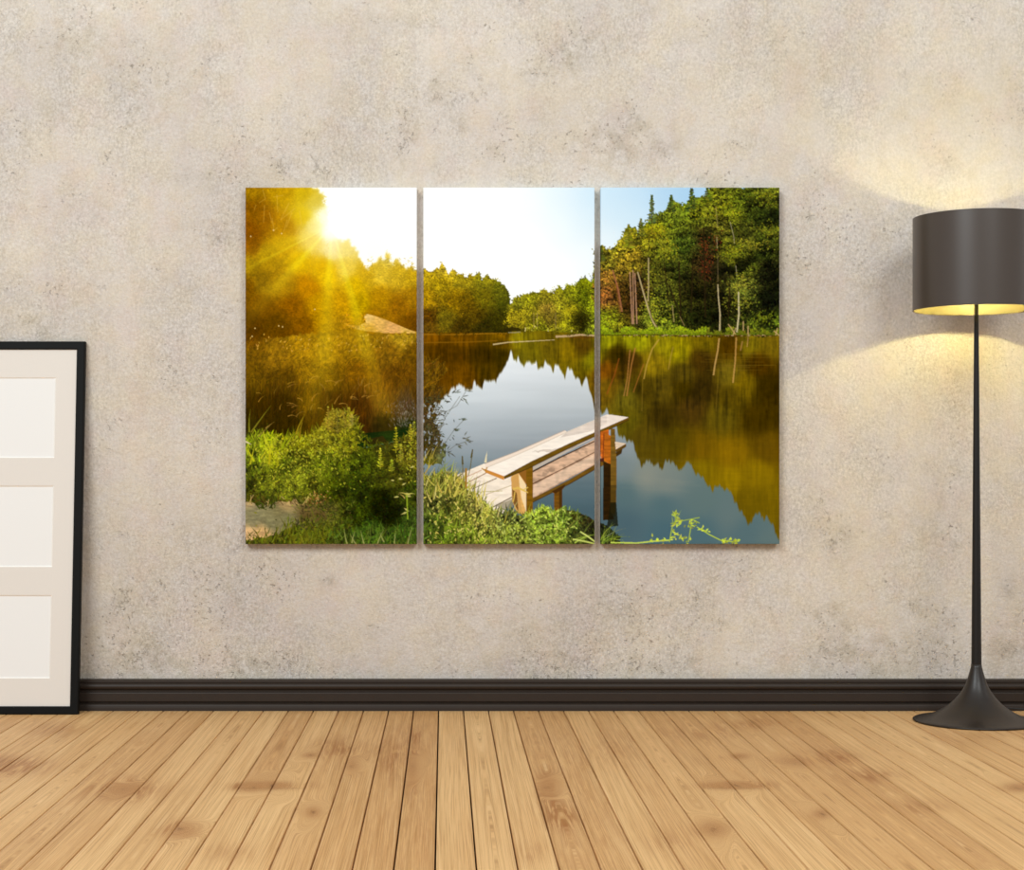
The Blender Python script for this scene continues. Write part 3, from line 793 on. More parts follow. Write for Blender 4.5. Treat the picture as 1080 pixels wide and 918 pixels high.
    for a in ((346, 455, 430, (150, 128, 38)), (351, 452, 432, (140, 120, 34)), (368, 455, 431, (150, 140, 34)), (363, 452, 436, (140, 124, 34)), (356, 458, 436, (128, 112, 34)), (371, 450, 438, (170, 150, 60)),
              (417.5, 478, 452, (176, 166, 30)), (401, 495, 474, (190, 186, 40)), (433, 470, 449, (168, 160, 36)), (423, 488, 470, (170, 160, 44)), (413, 498, 486, (150, 156, 34)), (437, 462, 446, (150, 144, 40))):
        herb_stem(*a)
    for p in ((420, 505, 5), (424, 512, 5), (416, 507, 4), (437, 492, 5), (428, 520, 6), (421, 524, 6), (434, 524, 7), (430, 540, 8), (426, 536, 7)):
        leaf(p[0], p[1], rnd.uniform(.6, 2.2) * rnd.choice((-1, 1)), p[2], 1.8, (206, 196, 110), .9)
    path([(429, 521), (430, 548)], 1.3, (150, 170, 40), .9); blade(429.5, 522, 1.2, 9, 1.5, (196, 190, 90), .9); blade(429.5, 522, -1.1, 10, 1.5, (186, 170, 80), -.9); blade(427, 526, -.6, 9, 1.2, (176, 150, 80), -1.2)
    for k in range(560):                                   # low grass in front
        x = rnd.uniform(258, 440); y = rnd.uniform(560, 580)
        if x < 285 and y < 571 and rnd.random() < .8:
            continue
        if rnd.random() < .3: x = rnd.uniform(300, 345); y = rnd.uniform(552, 576)
        c = (88, 90, 18) if x < 345 else (72, 88, 26)
        blade(x, y, rnd.gauss(.1, .45), rnd.uniform(6, 15), 1.3, tint(c, rnd.uniform(.5, 1.45)), rnd.uniform(-.5, .5), .85)
    for p in ((398, 574, .35, 16), (384, 574, -.3, 15), (405, 572, -.45, 12), (416, 574, .05, 14), (366, 574, -.25, 16), (371, 573, .2, 13), (430, 574, .2, 20), (376, 575, -.6, 14)):
        blade(p[0], p[1], p[2], p[3], 1.5, (160, 160, 90), .2, .85)
    for k in range(260):
        x = rnd.uniform(312, 372); y = rnd.uniform(530, 560)
        leaf(x, y, rnd.gauss(.2, 1.0), rnd.uniform(3, 7), 1.4, tint((70, 74, 20) if x > 330 else (84, 80, 34), rnd.uniform(.4, 1.5)), .85)
    for k in range(40):                                    # twigs over the path
        x = rnd.uniform(272, 292); blade(x, rnd.uniform(530, 538), rnd.gauss(0, .6), rnd.uniform(6, 14), 1.3, tint((70, 78, 18), rnd.uniform(.6, 1.3)), 0, .85)
    for k in range(40):
        x = rnd.uniform(260, 330); line(x, rnd.uniform(526, 533), x + rnd.uniform(-7, 7), rnd.uniform(522, 535), .8, rnd.choice([(215, 180, 110), (90, 55, 25), (60, 40, 15)]), .7)
    for k in range(40):
        x = rnd.gauss(334, 6); y = rnd.gauss(525, 3)
        leaf(x, y, rnd.uniform(0, 6), 2.4, 1.2, rnd.choice([(196, 140, 86), (150, 80, 40), (206, 170, 100)]), .75)
    # ---------------- middle panel: reeds at left of the water
    lr = field([(448, 380, 92, 62, 4), (448, 395, 98, 70, 8), (450, 430, 84, 56, 10), (452, 450, 76, 62, 34), (450, 470, 60, 46, 8), (458, 460, 70, 60, 34), (470, 480, 96, 100, 60), (448, 490, 100, 96, 24)])
    lm = poly_mask([(444, 374), (452, 377), (462, 381), (470, 384), (472, 392), (466, 402), (462, 414), (458, 430), (459, 448), (464, 458), (468, 466), (468, 490), (444, 492)], 4, 121, 4)
    put(lm & (vnoise(122, 2, 6, 2) > -.55), lr * (1 + .4 * vnoise(123, 1.4, 3, 3))[..., None])
    for k in range(230):
        x = rnd.uniform(445, 463); y = rnd.uniform(380, 480)
        blade(x, y, rnd.gauss(.35, .5), rnd.uniform(6, 14), rnd.uniform(.7, 1.3), tint((104, 74, 14) if y < 420 else (74, 62, 30), rnd.uniform(.5, 1.5)), rnd.uniform(-.4, 1.2), .75)
    for k in range(150):
        x = 448 + abs(rnd.gauss(0, 13)); y = rnd.uniform(416, 478)
        leaf(x, y, rnd.gauss(2.0, .7), rnd.uniform(2.5, 6), 1.1, tint((56, 56, 34), rnd.uniform(.5, 1.5)), .8)
    for cx, cy in ((478, 414), (488, 420), (491, 411), (465, 436), (486, 444), (477, 454), (492, 465), (489, 462), (472, 477), (480, 470), (470, 424), (460, 420)):
        for q in range(5):
            leaf(cx + rnd.uniform(-3, 3), cy + rnd.uniform(-2, 2), rnd.gauss(1.5, .45), rnd.uniform(4, 8), 1.2, tint((70, 72, 44), rnd.uniform(.5, 1.4)), .75)
    for p in ([(455, 470), (470, 440), (485, 418)], [(462, 478), (478, 455), (490, 442)], [(464, 482), (480, 470), (494, 465)], [(468, 436), (482, 428), (492, 412)]):
        path(p, .7, (80, 78, 60), .5)
    # ---------------- bench and deck over the water
    top = (250, 240, 228)
    poly([(480, 502), (512, 489), (545, 476.5), (595.8, 454), (599, 456.5), (560, 474), (531, 486), (511, 495)], (240, 222, 206))     # plank seen behind the rail
    path([(480.5, 502), (512, 489), (545, 476.3), (572, 464.5), (595.8, 454)], .7, (180, 160, 140), .8)
    deck = [(478, 503), (511, 489), (513, 495), (531, 505), (540, 502), (541, 526), (528, 545), (505, 545), (484, 515)]
    poly(deck, (246, 232, 214), 1, .06, 131)
    for p, w, c in (([(490, 511), (511, 500), (516, 497)], 1.1, (150, 112, 78)), ([(498, 516), (524, 504.5)], 1.0, (120, 98, 70)), ([(512, 522), (540, 512)], .8, (190, 170, 130)), ([(520, 535), (541, 524)], 1.2, (90, 76, 52)),
                    ([(486, 506), (508, 496)], .9, (196, 150, 118)), ([(505, 519), (530, 518)], .7, (170, 160, 90)), ([(492, 516), (506, 507)], .8, (206, 170, 140))):
        path(p, w, c, .85)
    poly([(524, 533), (541, 526), (541, 535), (528, 539)], (150, 140, 116), .8)
    # seat planks
    sq = [(561, 499), (626.5, 464), (640, 456.5), (640, 484), (626.5, 490.5), (561, 526.5)]
    poly(sq, (214, 176, 146), 1, .10, 133)
    sh = (smooth(-.1, .7, vnoise(134, 7, 5, 3)) * poly_mask(sq))[..., None]
    img[:] = img * (1 - .22 * sh)
    poly([(563, 512), (600, 493), (626.5, 480), (626.5, 489), (561, 525)], (240, 212, 186), .55, .08, 136)
    poly([(561, 489), (600, 473), (634, 455), (634, 458), (561, 497)], (205, 186, 168), .8)
    path([(561, 498), (590, 483), (626.5, 466), (634, 462.6)], 1.6, (58, 34, 18), .95, 1.0)
    path([(561, 511), (600, 491.5), (626.5, 477.5), (634, 474)], 1.1, (80, 50, 30), .95, .8)
    poly([(561, 526), (600, 506.5), (640, 482.5), (640, 489), (600, 511), (561, 530.5)], (112, 80, 24), 1, .12, 137)
    path([(561, 530.5), (600, 511), (634, 491.5)], 1.0, (60, 40, 10), .7)
    # second post
    poly([(582, 519), (595.5, 511.5), (595.5, 514), (593, 517), (593, 541), (584.5, 543), (584.5, 521)], (112, 74, 20), 1, .15, 139)
    poly([(589.5, 516), (593, 515), (593, 541), (590, 541)], (70, 44, 12), .8)
    poly([(582, 518.5), (596, 511), (595.5, 514), (586, 521)], (66, 40, 14), .9)
    # front post
    poly([(539, 503), (554, 492), (554.5, 544), (545, 541), (540, 528)], (222, 172, 96), 1, .08, 141)
    poly([(539, 504), (546.5, 499), (548, 520), (551, 543), (546, 541), (540, 528)], (208, 158, 88), .9)
    poly([(540, 516), (545, 520), (547, 540), (541, 530)], (110, 74, 32), .85)
    poly([(546, 498), (555.5, 493), (555.5, 512), (553, 508)], (146, 96, 34), 1)
    poly([(547, 500), (555, 512), (555, 540), (550, 526), (548, 512)], (248, 222, 176), .9)
    poly([(555, 492), (562, 488), (562, 546), (555, 545)], (126, 88, 16), 1, .12, 143)
    for p in ([(541, 517), (546, 514), (552, 517), (557, 520)], [(541, 515), (548, 516), (555, 519)], [(543, 519), (542, 526), (541, 530)], [(552, 517), (557, 514)]):
        path(p, 1.2, (226, 190, 90), .9)
    # rail plank
    poly([(510.5, 494.5), (531, 486), (560, 473.5), (599, 455), (640, 437.3), (645.5, 437.8), (663, 440.3), (634, 453.6), (600, 468), (560, 487), (532, 503.5)], top, 1, .035, 145)
    sh2 = poly_mask([(545, 477), (575, 477), (601, 474), (612, 470), (590, 472), (560, 477)], 1, 147, 6)
    img[sh2] *= np.array([.86, .84, .83])
    poly([(598, 456), (626.5, 443.5), (640, 437.6), (640, 447), (620, 456), (590, 462)], (206, 190, 178), .6, .10, 148)
    poly([(640, 437.3), (645.5, 437.8), (663, 440.3), (634, 453.6), (634, 440)], (228, 212, 200), .55, .08, 149)
    path([(512, 494), (531, 486), (560, 473.5), (599, 455.5), (626, 444)], .7, (206, 190, 170), .8)
    poly([(531.5, 502.5), (560, 487), (600, 468), (634, 453.2), (663, 440.3), (663, 443), (634, 457.5), (600, 473), (560, 493), (532, 505.3)], (104, 76, 18), 1, .10, 150)
    path([(532, 505.3), (560, 493), (600, 473), (634, 457.5), (663, 443)], .8, (56, 38, 10), .7)
    poly([(510.5, 494.5), (531.8, 502.5), (531.5, 506.6), (511.8, 498.6)], (206, 138, 58), 1)
    path([(508, 494), (512, 497), (514, 493)], 1.2, (180, 130, 50), .9)
    # end post, right panel
    poly([(632, 456), (642, 453), (642, 486), (634, 484)], (190, 96, 26), 1, .2, 151)
    poly([(637, 456), (644.5, 460), (644.5, 491), (637, 486)], (176, 96, 24), 1, .2, 152)
    line(637, 457, 636, 485, .9, (110, 40, 20), .9)
    poly([(633, 484), (637, 483), (637, 488), (633, 487)], (70, 28, 22), .9)
    poly([(636.3, 487), (645, 490), (645, 540), (648, 548), (636, 549)], (44, 28, 8), 1, .2, 153)
    poly([(644, 452.5), (648.5, 452.5), (650.5, 490), (650, 530), (648.5, 543), (644, 541)], (118, 88, 30), 1, .15, 154)
    poly([(644, 512), (650.3, 512), (649, 545), (643, 545)], (60, 46, 14), .55)
    poly([(644, 530), (650, 530), (652, 555), (640, 556)], (22, 22, 8), .75)
    poly([(648.6, 466), (660.5, 468), (649.5, 474.5)], (222, 198, 172), 1, .06, 155)
    poly([(649.5, 474.3), (660.5, 468), (660.3, 471.5), (650, 478)], (92, 66, 22), 1)
    poly([(649.8, 477.5), (656.5, 473.8), (655.5, 478.5), (650, 482)], (66, 46, 16), 1)
    # ---------------- grass in front, middle panel
    fg = field([(450, 480, 84, 77, 38), (458, 508, 128, 126, 48), (480, 510, 164, 149, 62), (455, 530, 104, 110, 42), (480, 540, 126, 131, 42), (500, 530, 160, 151, 72), (510, 550, 162, 162, 64), (470, 566, 116, 137, 34), (500, 569, 136, 153, 44),
                (540, 562, 148, 162, 56), (568, 545, 150, 172, 56), (590, 560, 146, 170, 54), (612, 562, 80, 89, 34), (622, 555, 52, 52, 26), (538, 545, 88, 93, 44), (602, 552, 110, 131, 44), (640, 568, 50, 58, 32), (450, 560, 90, 112, 32)])
    gm = poly_mask([(444, 500), (452, 504), (462, 502), (475, 500), (482, 503), (488, 509), (494, 516), (500, 524), (508, 528), (516, 536), (524, 541), (532, 543), (540, 538), (546, 543), (556, 545), (566, 538), (575, 535), (584, 540), (594, 537), (606, 540),
                    (618, 545), (629, 549), (640, 555), (652, 566), (655, 580), (444, 580)], 2.5, 161, 3)
    n5 = vnoise(162, 3.5, 3.5, 4, gain=.75)
    put(gm, fg * np.clip(.72 + .5 * n5 + .32 * vnoise(163, 1.3, 1.3, 2), .1, 2)[..., None])
    poly([(596, 538), (606, 539), (620, 545), (630, 551), (630, 556), (612, 552), (600, 546)], (46, 34, 8), .8, .3, 164)
    poly([(523, 551), (529, 551), (529, 560), (525, 558)], (86, 90, 84), .7)
    gapM = smooth(.12, .6, vnoise(165, 8, 6, 3))
    img[:] = np.where(gm[..., None], img * (1 - .42 * gapM)[..., None], img)
    for k in range(4000):
        x = rnd.uniform(445, 632); y = 496 + 82 * rnd.random()
        if not on(gm, x, y):
            continue
        c = local(x, y, fg)
        i = min(NH - 1, int((y - PY0) * SS)); j = min(NW - 1, int((x - PX0) * SS))
        f = rnd.uniform(.42, 1.35) * (1 + .35 * n5[i, j])
        f *= (1 - .55 * gapM[i, j])
        if x < 535:
            if rnd.random() < .55:
                blade(x, y, rnd.gauss(.15, .6), rnd.uniform(5, 13), rnd.uniform(.9, 1.5), tint(c, f, 8), rnd.uniform(-.5, .7), .88)
            else:
                leaf(x, y, rnd.gauss(.1, .9), rnd.uniform(2.5, 6), rnd.uniform(.9, 1.7), tint(c, f, 8), .88)
        else:
            leaf(x, y, rnd.uniform(-1.9, 1.9), rnd.uniform(2, 4.6), rnd.uniform(1.1, 2), tint(c, f, 8), .88)
    for ex, ey in edge_points([(446, 500), (452, 504), (462, 502), (475, 500), (482, 503), (488, 509), (494, 516), (500, 524), (508, 528), (516, 536), (524, 541), (532, 543), (540, 538), (546, 543), (556, 545), (566, 538), (575, 535), (584, 540), (594, 537), (606, 542), (618, 548), (628, 552)], .5):
        c = local(ex, ey + 6, fg)
        if rnd.random() < .75:
            leaf(ex + rnd.uniform(-2, 2), ey + rnd.uniform(-1, 6), rnd.gauss(.15, .6), rnd.uniform(3, 11 if ex < 540 else 7), rnd.uniform(.9, 1.7), tint(c, rnd.uniform(.6, 1.55), 8), .9)
    for k in range(430):
        x = rnd.gauss(*rnd.choice(((465, 14), (490, 16), (505, 12), (572, 12), (592, 8), (545, 12), (525, 8)))); y = rnd.uniform(500, 574)
        if on(gm, x, y):
            leaf(x, y, rnd.gauss(.1, .8), rnd.uniform(2, 5), 1.5, tint((226, 214, 104) if x < 515 else (210, 220, 104), rnd.uniform(.82, 1.06)), .9)
    for k in range(95):
        x = rnd.gauss(478, 20)
        if 447 < x < 530:
            y0 = 503 + max(0, (x - 480) * .75)
            blade(x, y0 + rnd.uniform(2, 26), rnd.gauss(.15, .35), rnd.uniform(12, 26), 1.2, rnd.choice([(206, 190, 84), (176, 180, 70), (150, 150, 52), (220, 206, 120), (96, 104, 30), (80, 84, 26)]), rnd.uniform(-.3, .6), .85, 4)
    for p in ((448, 500, .55, 22, (176, 150, 60)), (452, 494, .1, 22, (186, 168, 66)), (455, 484, .35, 18, (170, 150, 60)), (447, 486, .4, 16, (190, 170, 90)), (462, 500, .9, 24, (150, 156, 50)), (470, 504, -.15, 26, (120, 130, 40)), (474, 506, .5, 16, (150, 160, 40)),
              (458, 506, .6, 30, (140, 150, 48)), (476, 498, .2, 14, (170, 176, 60)), (466, 520, -.5, 18, (206, 176, 80)), (455, 530, -.5, 18, (220, 200, 110)), (480, 524, .25, 24, (214, 196, 90)), (507, 530, .1, 26, (222, 206, 90)), (503, 528, -.25, 20, (214, 190, 80)),
              (511, 524, .05, 18, (222, 200, 90)), (484, 522, .9, 22, (196, 190, 80)), (540, 548, .6, 16, (176, 186, 80)), (548, 550, .95, 24, (190, 200, 90)), (532, 552, .3, 26, (160, 150, 50)), (541, 540, .3, 14, (190, 180, 110)), (556, 546, .15, 16, (150, 160, 40)),
              (604, 570, 1.25, 26, (150, 170, 60)), (606, 573, 1.0, 26, (176, 200, 80)), (612, 572, .9, 20, (110, 130, 40)), (616, 562, .55, 22, (90, 100, 40)), (600, 556, .8, 22, (120, 120, 50)), (608, 548, .1, 10, (120, 120, 50))):
        blade(p[0], p[1], p[2], p[3], 1.5, p[4], rnd.uniform(.1, .6), .9, 4)
    path([(628, 572), (620, 566), (612, 561)], 1.6, (214, 224, 120), .9)
    path([(604, 569), (616, 571), (628, 574)], 1.6, (206, 216, 110), .9)
    # cattails
    for x0, y0, x1, y1, c in ((489, 508, 487.5, 481, (110, 96, 40)), (494, 502, 498.5, 474, (104, 90, 40))):
        path([(x0, y0), ((x0 + x1) / 2, (y0 + y1) / 2 + 4), (x1, y1)], .9, c, .9)
        path([(x1 - (x1 - x0) * .33, y1 - (y1 - y0) * .33), (x1, y1)], 2.0, (86, 76, 30), .95, 1.2)
    blade(512, 488, .12, 12, 2.6, (226, 214, 176), .1); path([(491.5, 515), (491.5, 494)], 2.0, (160, 120, 44), .95)
    # ---------------- right panel: sprig over the water
    for k in range(26):
        blade(rnd.uniform(632, 646), rnd.uniform(568, 578), rnd.gauss(.5, .5), rnd.uniform(10, 24), 1.1, tint((130, 150, 50), rnd.uniform(.5, 1.4)), rnd.uniform(-.2, 1.0), .8, 4)
    blade(640, 566, 1.0, 22, .8, (120, 130, 90), .5)
    path([(644, 572.5), (672, 573), (690, 571), (706, 570)], 1.5, (196, 214, 90), .95)
    path([(706, 572), (709, 556), (715, 546)], 1.1, (170, 190, 60), .9); path([(726, 572), (728, 560), (730, 548), (738, 552)], 1.0, (176, 196, 60), .9); path([(711, 551), (722, 549), (738, 546)], 1.0, (170, 190, 60), .8)
    path([(735, 556), (748, 564), (760, 570), (776, 572)], 1.1, (186, 206, 60), .9)
    for k in range(120):
        cx, cy, sx, sy = rnd.choice(((712, 566, 4, 5), (716, 552, 5, 5), (730, 553, 7, 4), (742, 560, 5, 3), (692, 571, 7, 2), (722, 570, 6, 3), (762, 571, 3, 1.6), (774, 571.5, 3, 1.6), (713, 544, 2, 3)))
        x = cx + rnd.gauss(0, 1) * sx * .6; y = cy + rnd.gauss(0, 1) * sy * .6
        leaf(x, y, rnd.gauss(0, 1.2) + (1.2 if x > 722 else -.2), rnd.uniform(2.5, 5.2), 1.8, tint((212, 226, 70), rnd.uniform(.65, 1.1)), .9)
    for p in ((713, 548, -.4, 11), (712, 550, .1, 11), (714, 546, .5, 9), (710, 554, -.15, 12)):
        blade(p[0], p[1], p[2], p[3], 1.4, (150, 170, 80), .1, .85)
    # ---------------- sun bloom and rays (part of the printed photograph)
    ang = np.arctan2(Y - 238, X - 350)
    def ray(a0, wdt, ln, amp):
        d = np.abs(np.angle(np.exp(1j * (ang - a0))))
        return amp * np.exp(-(d / wdt) ** 2) * np.exp(-(dsun / ln) ** 2) * np.clip(dsun / 14, 0, 1)
    rays = (ray(2.67, .022, 95, .34) + ray(2.78, .12, 120, .20) + ray(2.31, .085, 120, .40) + ray(2.50, .05, 60, .16) + ray(1.63, .085, 200, .34) + ray(1.31, .05, 175, .33) + ray(1.27, .02, 160, .16)
            + ray(1.95, .06, 60, .08) + ray(3.5, .25, 45, .12) + ray(-2.6, .2, 40, .15))
    left = (X < 443)
    glow = np.exp(-(dsun / 15) ** 2) * .9 + .26 * np.exp(-(dsun / 38) ** 2)
    gl = np.clip(glow[..., None] * np.array([1, .92, .62]) + rays[..., None] * np.array([1, .84, .12]), 0, 1)
    scr = 1 - (1 - np.clip(img, 0, 1)) * (1 - gl)
    img[:] = np.where(left[..., None], scr, img)
    haze = .12 * np.exp(-((X - 350) / 95) ** 2) * np.exp(-((Y - 300) / 80) ** 2)
    img[:] = np.where(left[..., None] & (Y > 250)[..., None], 1 - (1 - np.clip(img, 0, 1)) * (1 - haze[..., None] * np.array([.7, .5, 0])), img)
    return np.clip(img, 0, 1)

# ------------------------------------------------------------------ wall
WX0, WX1, WZ1 = -4.2, 4.6, 3.4
def px_of(x): return VX + x * F / (D0 + WALL_Y)
def py_of(z): return VY - (z - HC) * F / (D0 + WALL_Y)

xs = np.concatenate([np.linspace(WX0, -1.6, 14)[:-1], np.linspace(-1.6, 2.1, 371), np.linspace(2.1, WX1, 14)[1:]])
zs = np.concatenate([[-.06], np.linspace(0, 2.5, 251), np.linspace(2.5, WZ1, 6)[1:]])
GX, GZ = np.meshgrid(xs, zs)
P = np.stack([GX, np.full_like(GX, WALL_Y), GZ], -1)
me = grid_mesh('wall_back', P)
PXg, PYg = px_of(GX), py_of(GZ)
STAINS = [(462, 88, 7, 16, .6), (430, 138, 9, 24, .7), (424, 158, 6, 18, .6), (495, 65, 5, 14, .5), (455, 105, 10, 8, .5), (520, 160, 14, 10, .5), (486, 133, 8, 8, .4), (85, 45, 40, 22, .4),
          (60, 118, 25, 20, .4), (235, 255, 10, 7, .5), (205, 188, 45, 12, .35), (295, 175, 18, 12, .45), (640, 150, 35, 25, .6), (610, 50, 26, 30, .35), (665, 132, 16, 12, .5), (700, 155, 25, 15, .45),
          (742, 190, 25, 9, .4), (590, 60, 16, 16, .4), (560, 75, 14, 14, .4), (780, 150, 20, 10, .35), (1000, 170, 8, 16, .35), (885, 575, 12, 10, 1.0), (890, 562, 7, 6, .8), (966, 640, 14, 10, .6),
          (1002, 655, 10, 9, .6), (872, 650, 22, 18, .45), (940, 690, 55, 25, .45), (1064, 618, 8, 12, .6), (1074, 650, 8, 12, .6), (1060, 686, 18, 12, .7), (1008, 575, 8, 7, .4), (130, 640, 28, 28, .4),
          (230, 632, 36, 26, .4), (300, 600, 26, 18, .35), (345, 613, 10, 8, .5), (395, 665, 12, 7, .5), (420, 640, 18, 26, .3), (150, 690, 40, 24, .5),
          (660, 640, 36, 18, .4), (550, 702, 60, 10, .4), (700, 702, 50, 12, .4), (250, 700, 60, 14, .4), (20, 340, 30, 6, .5), (45, 352, 6, 8, .6), (870, 690, 30, 14, .4), (740, 640, 22, 16, .3), (215, 560, 24, 14, .3),
          (180, 90, 60, 40, .22), (1010, 470, 12, 60, .25), (850, 250, 20, 60, .18), (560, 660, 70, 30, .22), (420, 25, 60, 10, .3)]
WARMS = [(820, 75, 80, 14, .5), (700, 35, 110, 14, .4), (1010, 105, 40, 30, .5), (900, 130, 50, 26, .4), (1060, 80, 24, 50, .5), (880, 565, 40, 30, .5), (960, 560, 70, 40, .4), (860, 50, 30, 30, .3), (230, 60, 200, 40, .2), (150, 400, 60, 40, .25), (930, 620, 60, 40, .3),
         (160, 520, 60, 60, .2), (1000, 430, 80, 40, .3), (560, 150, 30, 60, .3)]  # right-hand zones paint the lamp's warm light into the wall colour
st = np.zeros_like(GX); wm = np.zeros_like(GX)
for arr, lst in ((st, STAINS), (wm, WARMS)):
    for cx, cy, rx, ry, s in lst:
        arr += s * np.exp(-((PXg - cx) / rx) ** 2 - ((PYg - cy) / ry) ** 2)
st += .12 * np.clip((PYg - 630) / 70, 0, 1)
st = np.clip(st, 0, 1.2)
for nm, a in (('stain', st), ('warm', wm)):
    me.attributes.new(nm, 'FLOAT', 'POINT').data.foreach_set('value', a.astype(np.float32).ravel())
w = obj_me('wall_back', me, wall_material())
tag(w, kind='structure')

# ------------------------------------------------------------------ floor: tongue-and-groove planks, one surface
PW = .0792; GAP = .0036; X0 = -.0165
JOINT_L = [floor_at(242, 832).x, floor_at(312, 832).x]
rf = random.Random(5)
KNOTS = [(190, 875, .012, 1.0), (287, 829, .014, .9), (268, 831, .010, .6), (330, 857, .010, .9), (327, 797, .010, .7), (370, 809, .010, .5), (436, 808, .012, .4), (577, 831, .014, .4),
         (752, 875, .014, 1.0), (777, 829, .014, .9), (760, 831, .010, .6), (867, 859, .010, 1.0), (780, 798, .011, .7), (1074, 832, .012, .8), (130, 833, .012, .4), (838, 806, .012, .4)]
KN = [(floor_at(px, py), r, s) for px, py, r, s in KNOTS]
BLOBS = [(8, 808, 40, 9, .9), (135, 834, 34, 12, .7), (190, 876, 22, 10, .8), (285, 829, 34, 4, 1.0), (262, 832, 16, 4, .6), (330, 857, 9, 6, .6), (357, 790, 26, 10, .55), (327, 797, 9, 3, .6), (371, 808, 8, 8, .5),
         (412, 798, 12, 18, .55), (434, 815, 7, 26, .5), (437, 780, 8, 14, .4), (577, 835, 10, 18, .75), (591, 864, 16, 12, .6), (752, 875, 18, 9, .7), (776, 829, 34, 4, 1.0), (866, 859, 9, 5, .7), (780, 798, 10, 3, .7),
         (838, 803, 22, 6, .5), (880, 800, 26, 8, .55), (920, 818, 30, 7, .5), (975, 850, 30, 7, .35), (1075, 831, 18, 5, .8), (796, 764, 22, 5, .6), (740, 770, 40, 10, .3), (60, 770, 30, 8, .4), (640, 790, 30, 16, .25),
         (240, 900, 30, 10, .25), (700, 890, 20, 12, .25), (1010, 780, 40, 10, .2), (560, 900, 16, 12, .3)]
TONE = {}
for (px, t, wv) in ((15, .45, .1), (95, .8, 0), (150, .7, .0), (205, .55, .1), (250, .75, 0), (330, .45, .2), (357, .7, .1), (383, .55, .1), (409, .5, .1), (436, .3, .15), (449, .28, .2), (475, .75, 0), (501, .85, 0), (528, .7, .0), (555, .5, .25), (580, .45, .2),
                    (608, .65, 0), (634, .5, .1), (660, .55, .0), (687, .45, .15), (713, .5, .1), (740, .5, .1), (766, .4, .05), (793, .4, .12), (819, .3, .2), (846, .6, .0), (872, .75, 0), (898, .8, 0), (925, .85, 0)):
    TONE[math.floor(((px - VX) * .003 - X0) / PW)] = (t, wv)
V, Q, A = [], [], {k: [] for k in ('grain', 'plank', 'along', 'tone', 'knot', 'warm')}
nv = 0
NCOL = 12
FY0, FY1 = -4.2, WALL_Y
for k in range(math.floor((WX0 - X0) / PW), math.ceil((WX1 - X0) / PW)):
    xa, xb = X0 + k * PW + GAP / 2, X0 + (k + 1) * PW - GAP / 2
    xc = (xa + xb) / 2
    inview = -2.0 < xc < 2.4
    joints = []
    for (ja, jb) in ((floor_at(240, 832).x, floor_at(312, 832).x), (floor_at(741, 832).x, floor_at(808, 832).x)):
        if ja < xc < jb:
            joints = [floor_at(500, 832).y]
    if not joints and not inview:
        joints = [rf.uniform(-3, -1)]
    segs = []
    y = FY1
    for j in joints:
        segs.append((y, j + .0006)); y = j - .0006
    segs.append((y, FY0))
    for si, (ya, yb) in enumerate(segs):
        n = max(2, int((ya - yb) / (.012 if inview else .2)))
        ys = np.linspace(ya, yb, n)
        cx = np.linspace(xa + .0006, xb - .0006, NCOL if inview else 3)
        cols = [(xa, -.02), (xa, -.0007)] + [(c, 0) for c in cx] + [(xb, -.0007), (xb, -.02)]
        C0 = np.array(cols)
        X = np.tile(C0[:, 0], (n, 1)); Z = np.tile(C0[:, 1], (n, 1)); Y = np.repeat(ys[:, None], len(cols), 1)
        pid = rf.random()
        tone, wv = TONE.get(k, (rf.uniform(.4, .85), rf.choice((0, 0, 0, .2))))
        if si == 1:
            tone = min(1, tone + .3); wv = 0
        ph = rf.uniform(0, 6.28); sl = rf.uniform(-.006, .006)
        u = (X - xc) + sl * Y + .006 * np.sin(Y * rf.uniform(1.0, 2.0) + ph) + .0012 * np.sin(Y * 4.1 + 2 * ph) + rf.uniform(0, 9)
        # cathedral arches: grain lines cross the plank in long parabolas
        arch = rf.random() < .5
        if arch:
            yc = rf.uniform(-2, -.2)
            u = u + (.9 * ((X - xc) ** 2 / .0016) - .035 * np.abs(Y - yc) ** 1.2 * 1.6) * .10 - (X - xc)
        kn = np.zeros_like(X); wr = np.full_like(X, wv)
        for p, r, s in KN:
            dx = (X - p.x); dy = (Y - p.y) / 3.4
            if abs(xc - p.x) > PW * .62:
                continue
            q = np.sqrt(dx * dx + dy * dy) * (1 + .25 * np.sin(np.arctan2(dy, dx) * 2 + ph) + .18 * np.sin(np.arctan2(dy, dx) * 3 + 2 * ph))
            g = np.exp(-(q / (r * 1.6)) ** 2)
            u = u * (1 - g) + g * (q * 2.0 + pid * 9)
            kn += s * (.8 * np.exp(-(q / (r * .30)) ** 2) + .20 * (.5 + .5 * np.cos(q / r * 8)) * np.exp(-(q / (r * .8)) ** 2))
        dd = Y + D0
        PXf = VX + X * F / np.maximum(dd, .4); PYf = VY + HC * F / np.maximum(dd, .4)
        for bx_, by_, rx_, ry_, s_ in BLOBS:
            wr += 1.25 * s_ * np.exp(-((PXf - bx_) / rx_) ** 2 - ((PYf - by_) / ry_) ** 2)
        V.append(np.stack([X, Y, Z], -1).reshape(-1, 3))
        h, wd = X.shape
        idx = nv + np.arange(h * wd).reshape(h, wd)
        Q.append(np.stack([idx[:-1, :-1], idx[1:, :-1], idx[1:, 1:], idx[:-1, 1:]], -1).reshape(-1, 4))
        nv += h * wd
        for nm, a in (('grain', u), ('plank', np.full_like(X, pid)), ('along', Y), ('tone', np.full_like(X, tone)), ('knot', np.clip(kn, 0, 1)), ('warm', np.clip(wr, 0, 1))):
            A[nm].append(a.ravel())
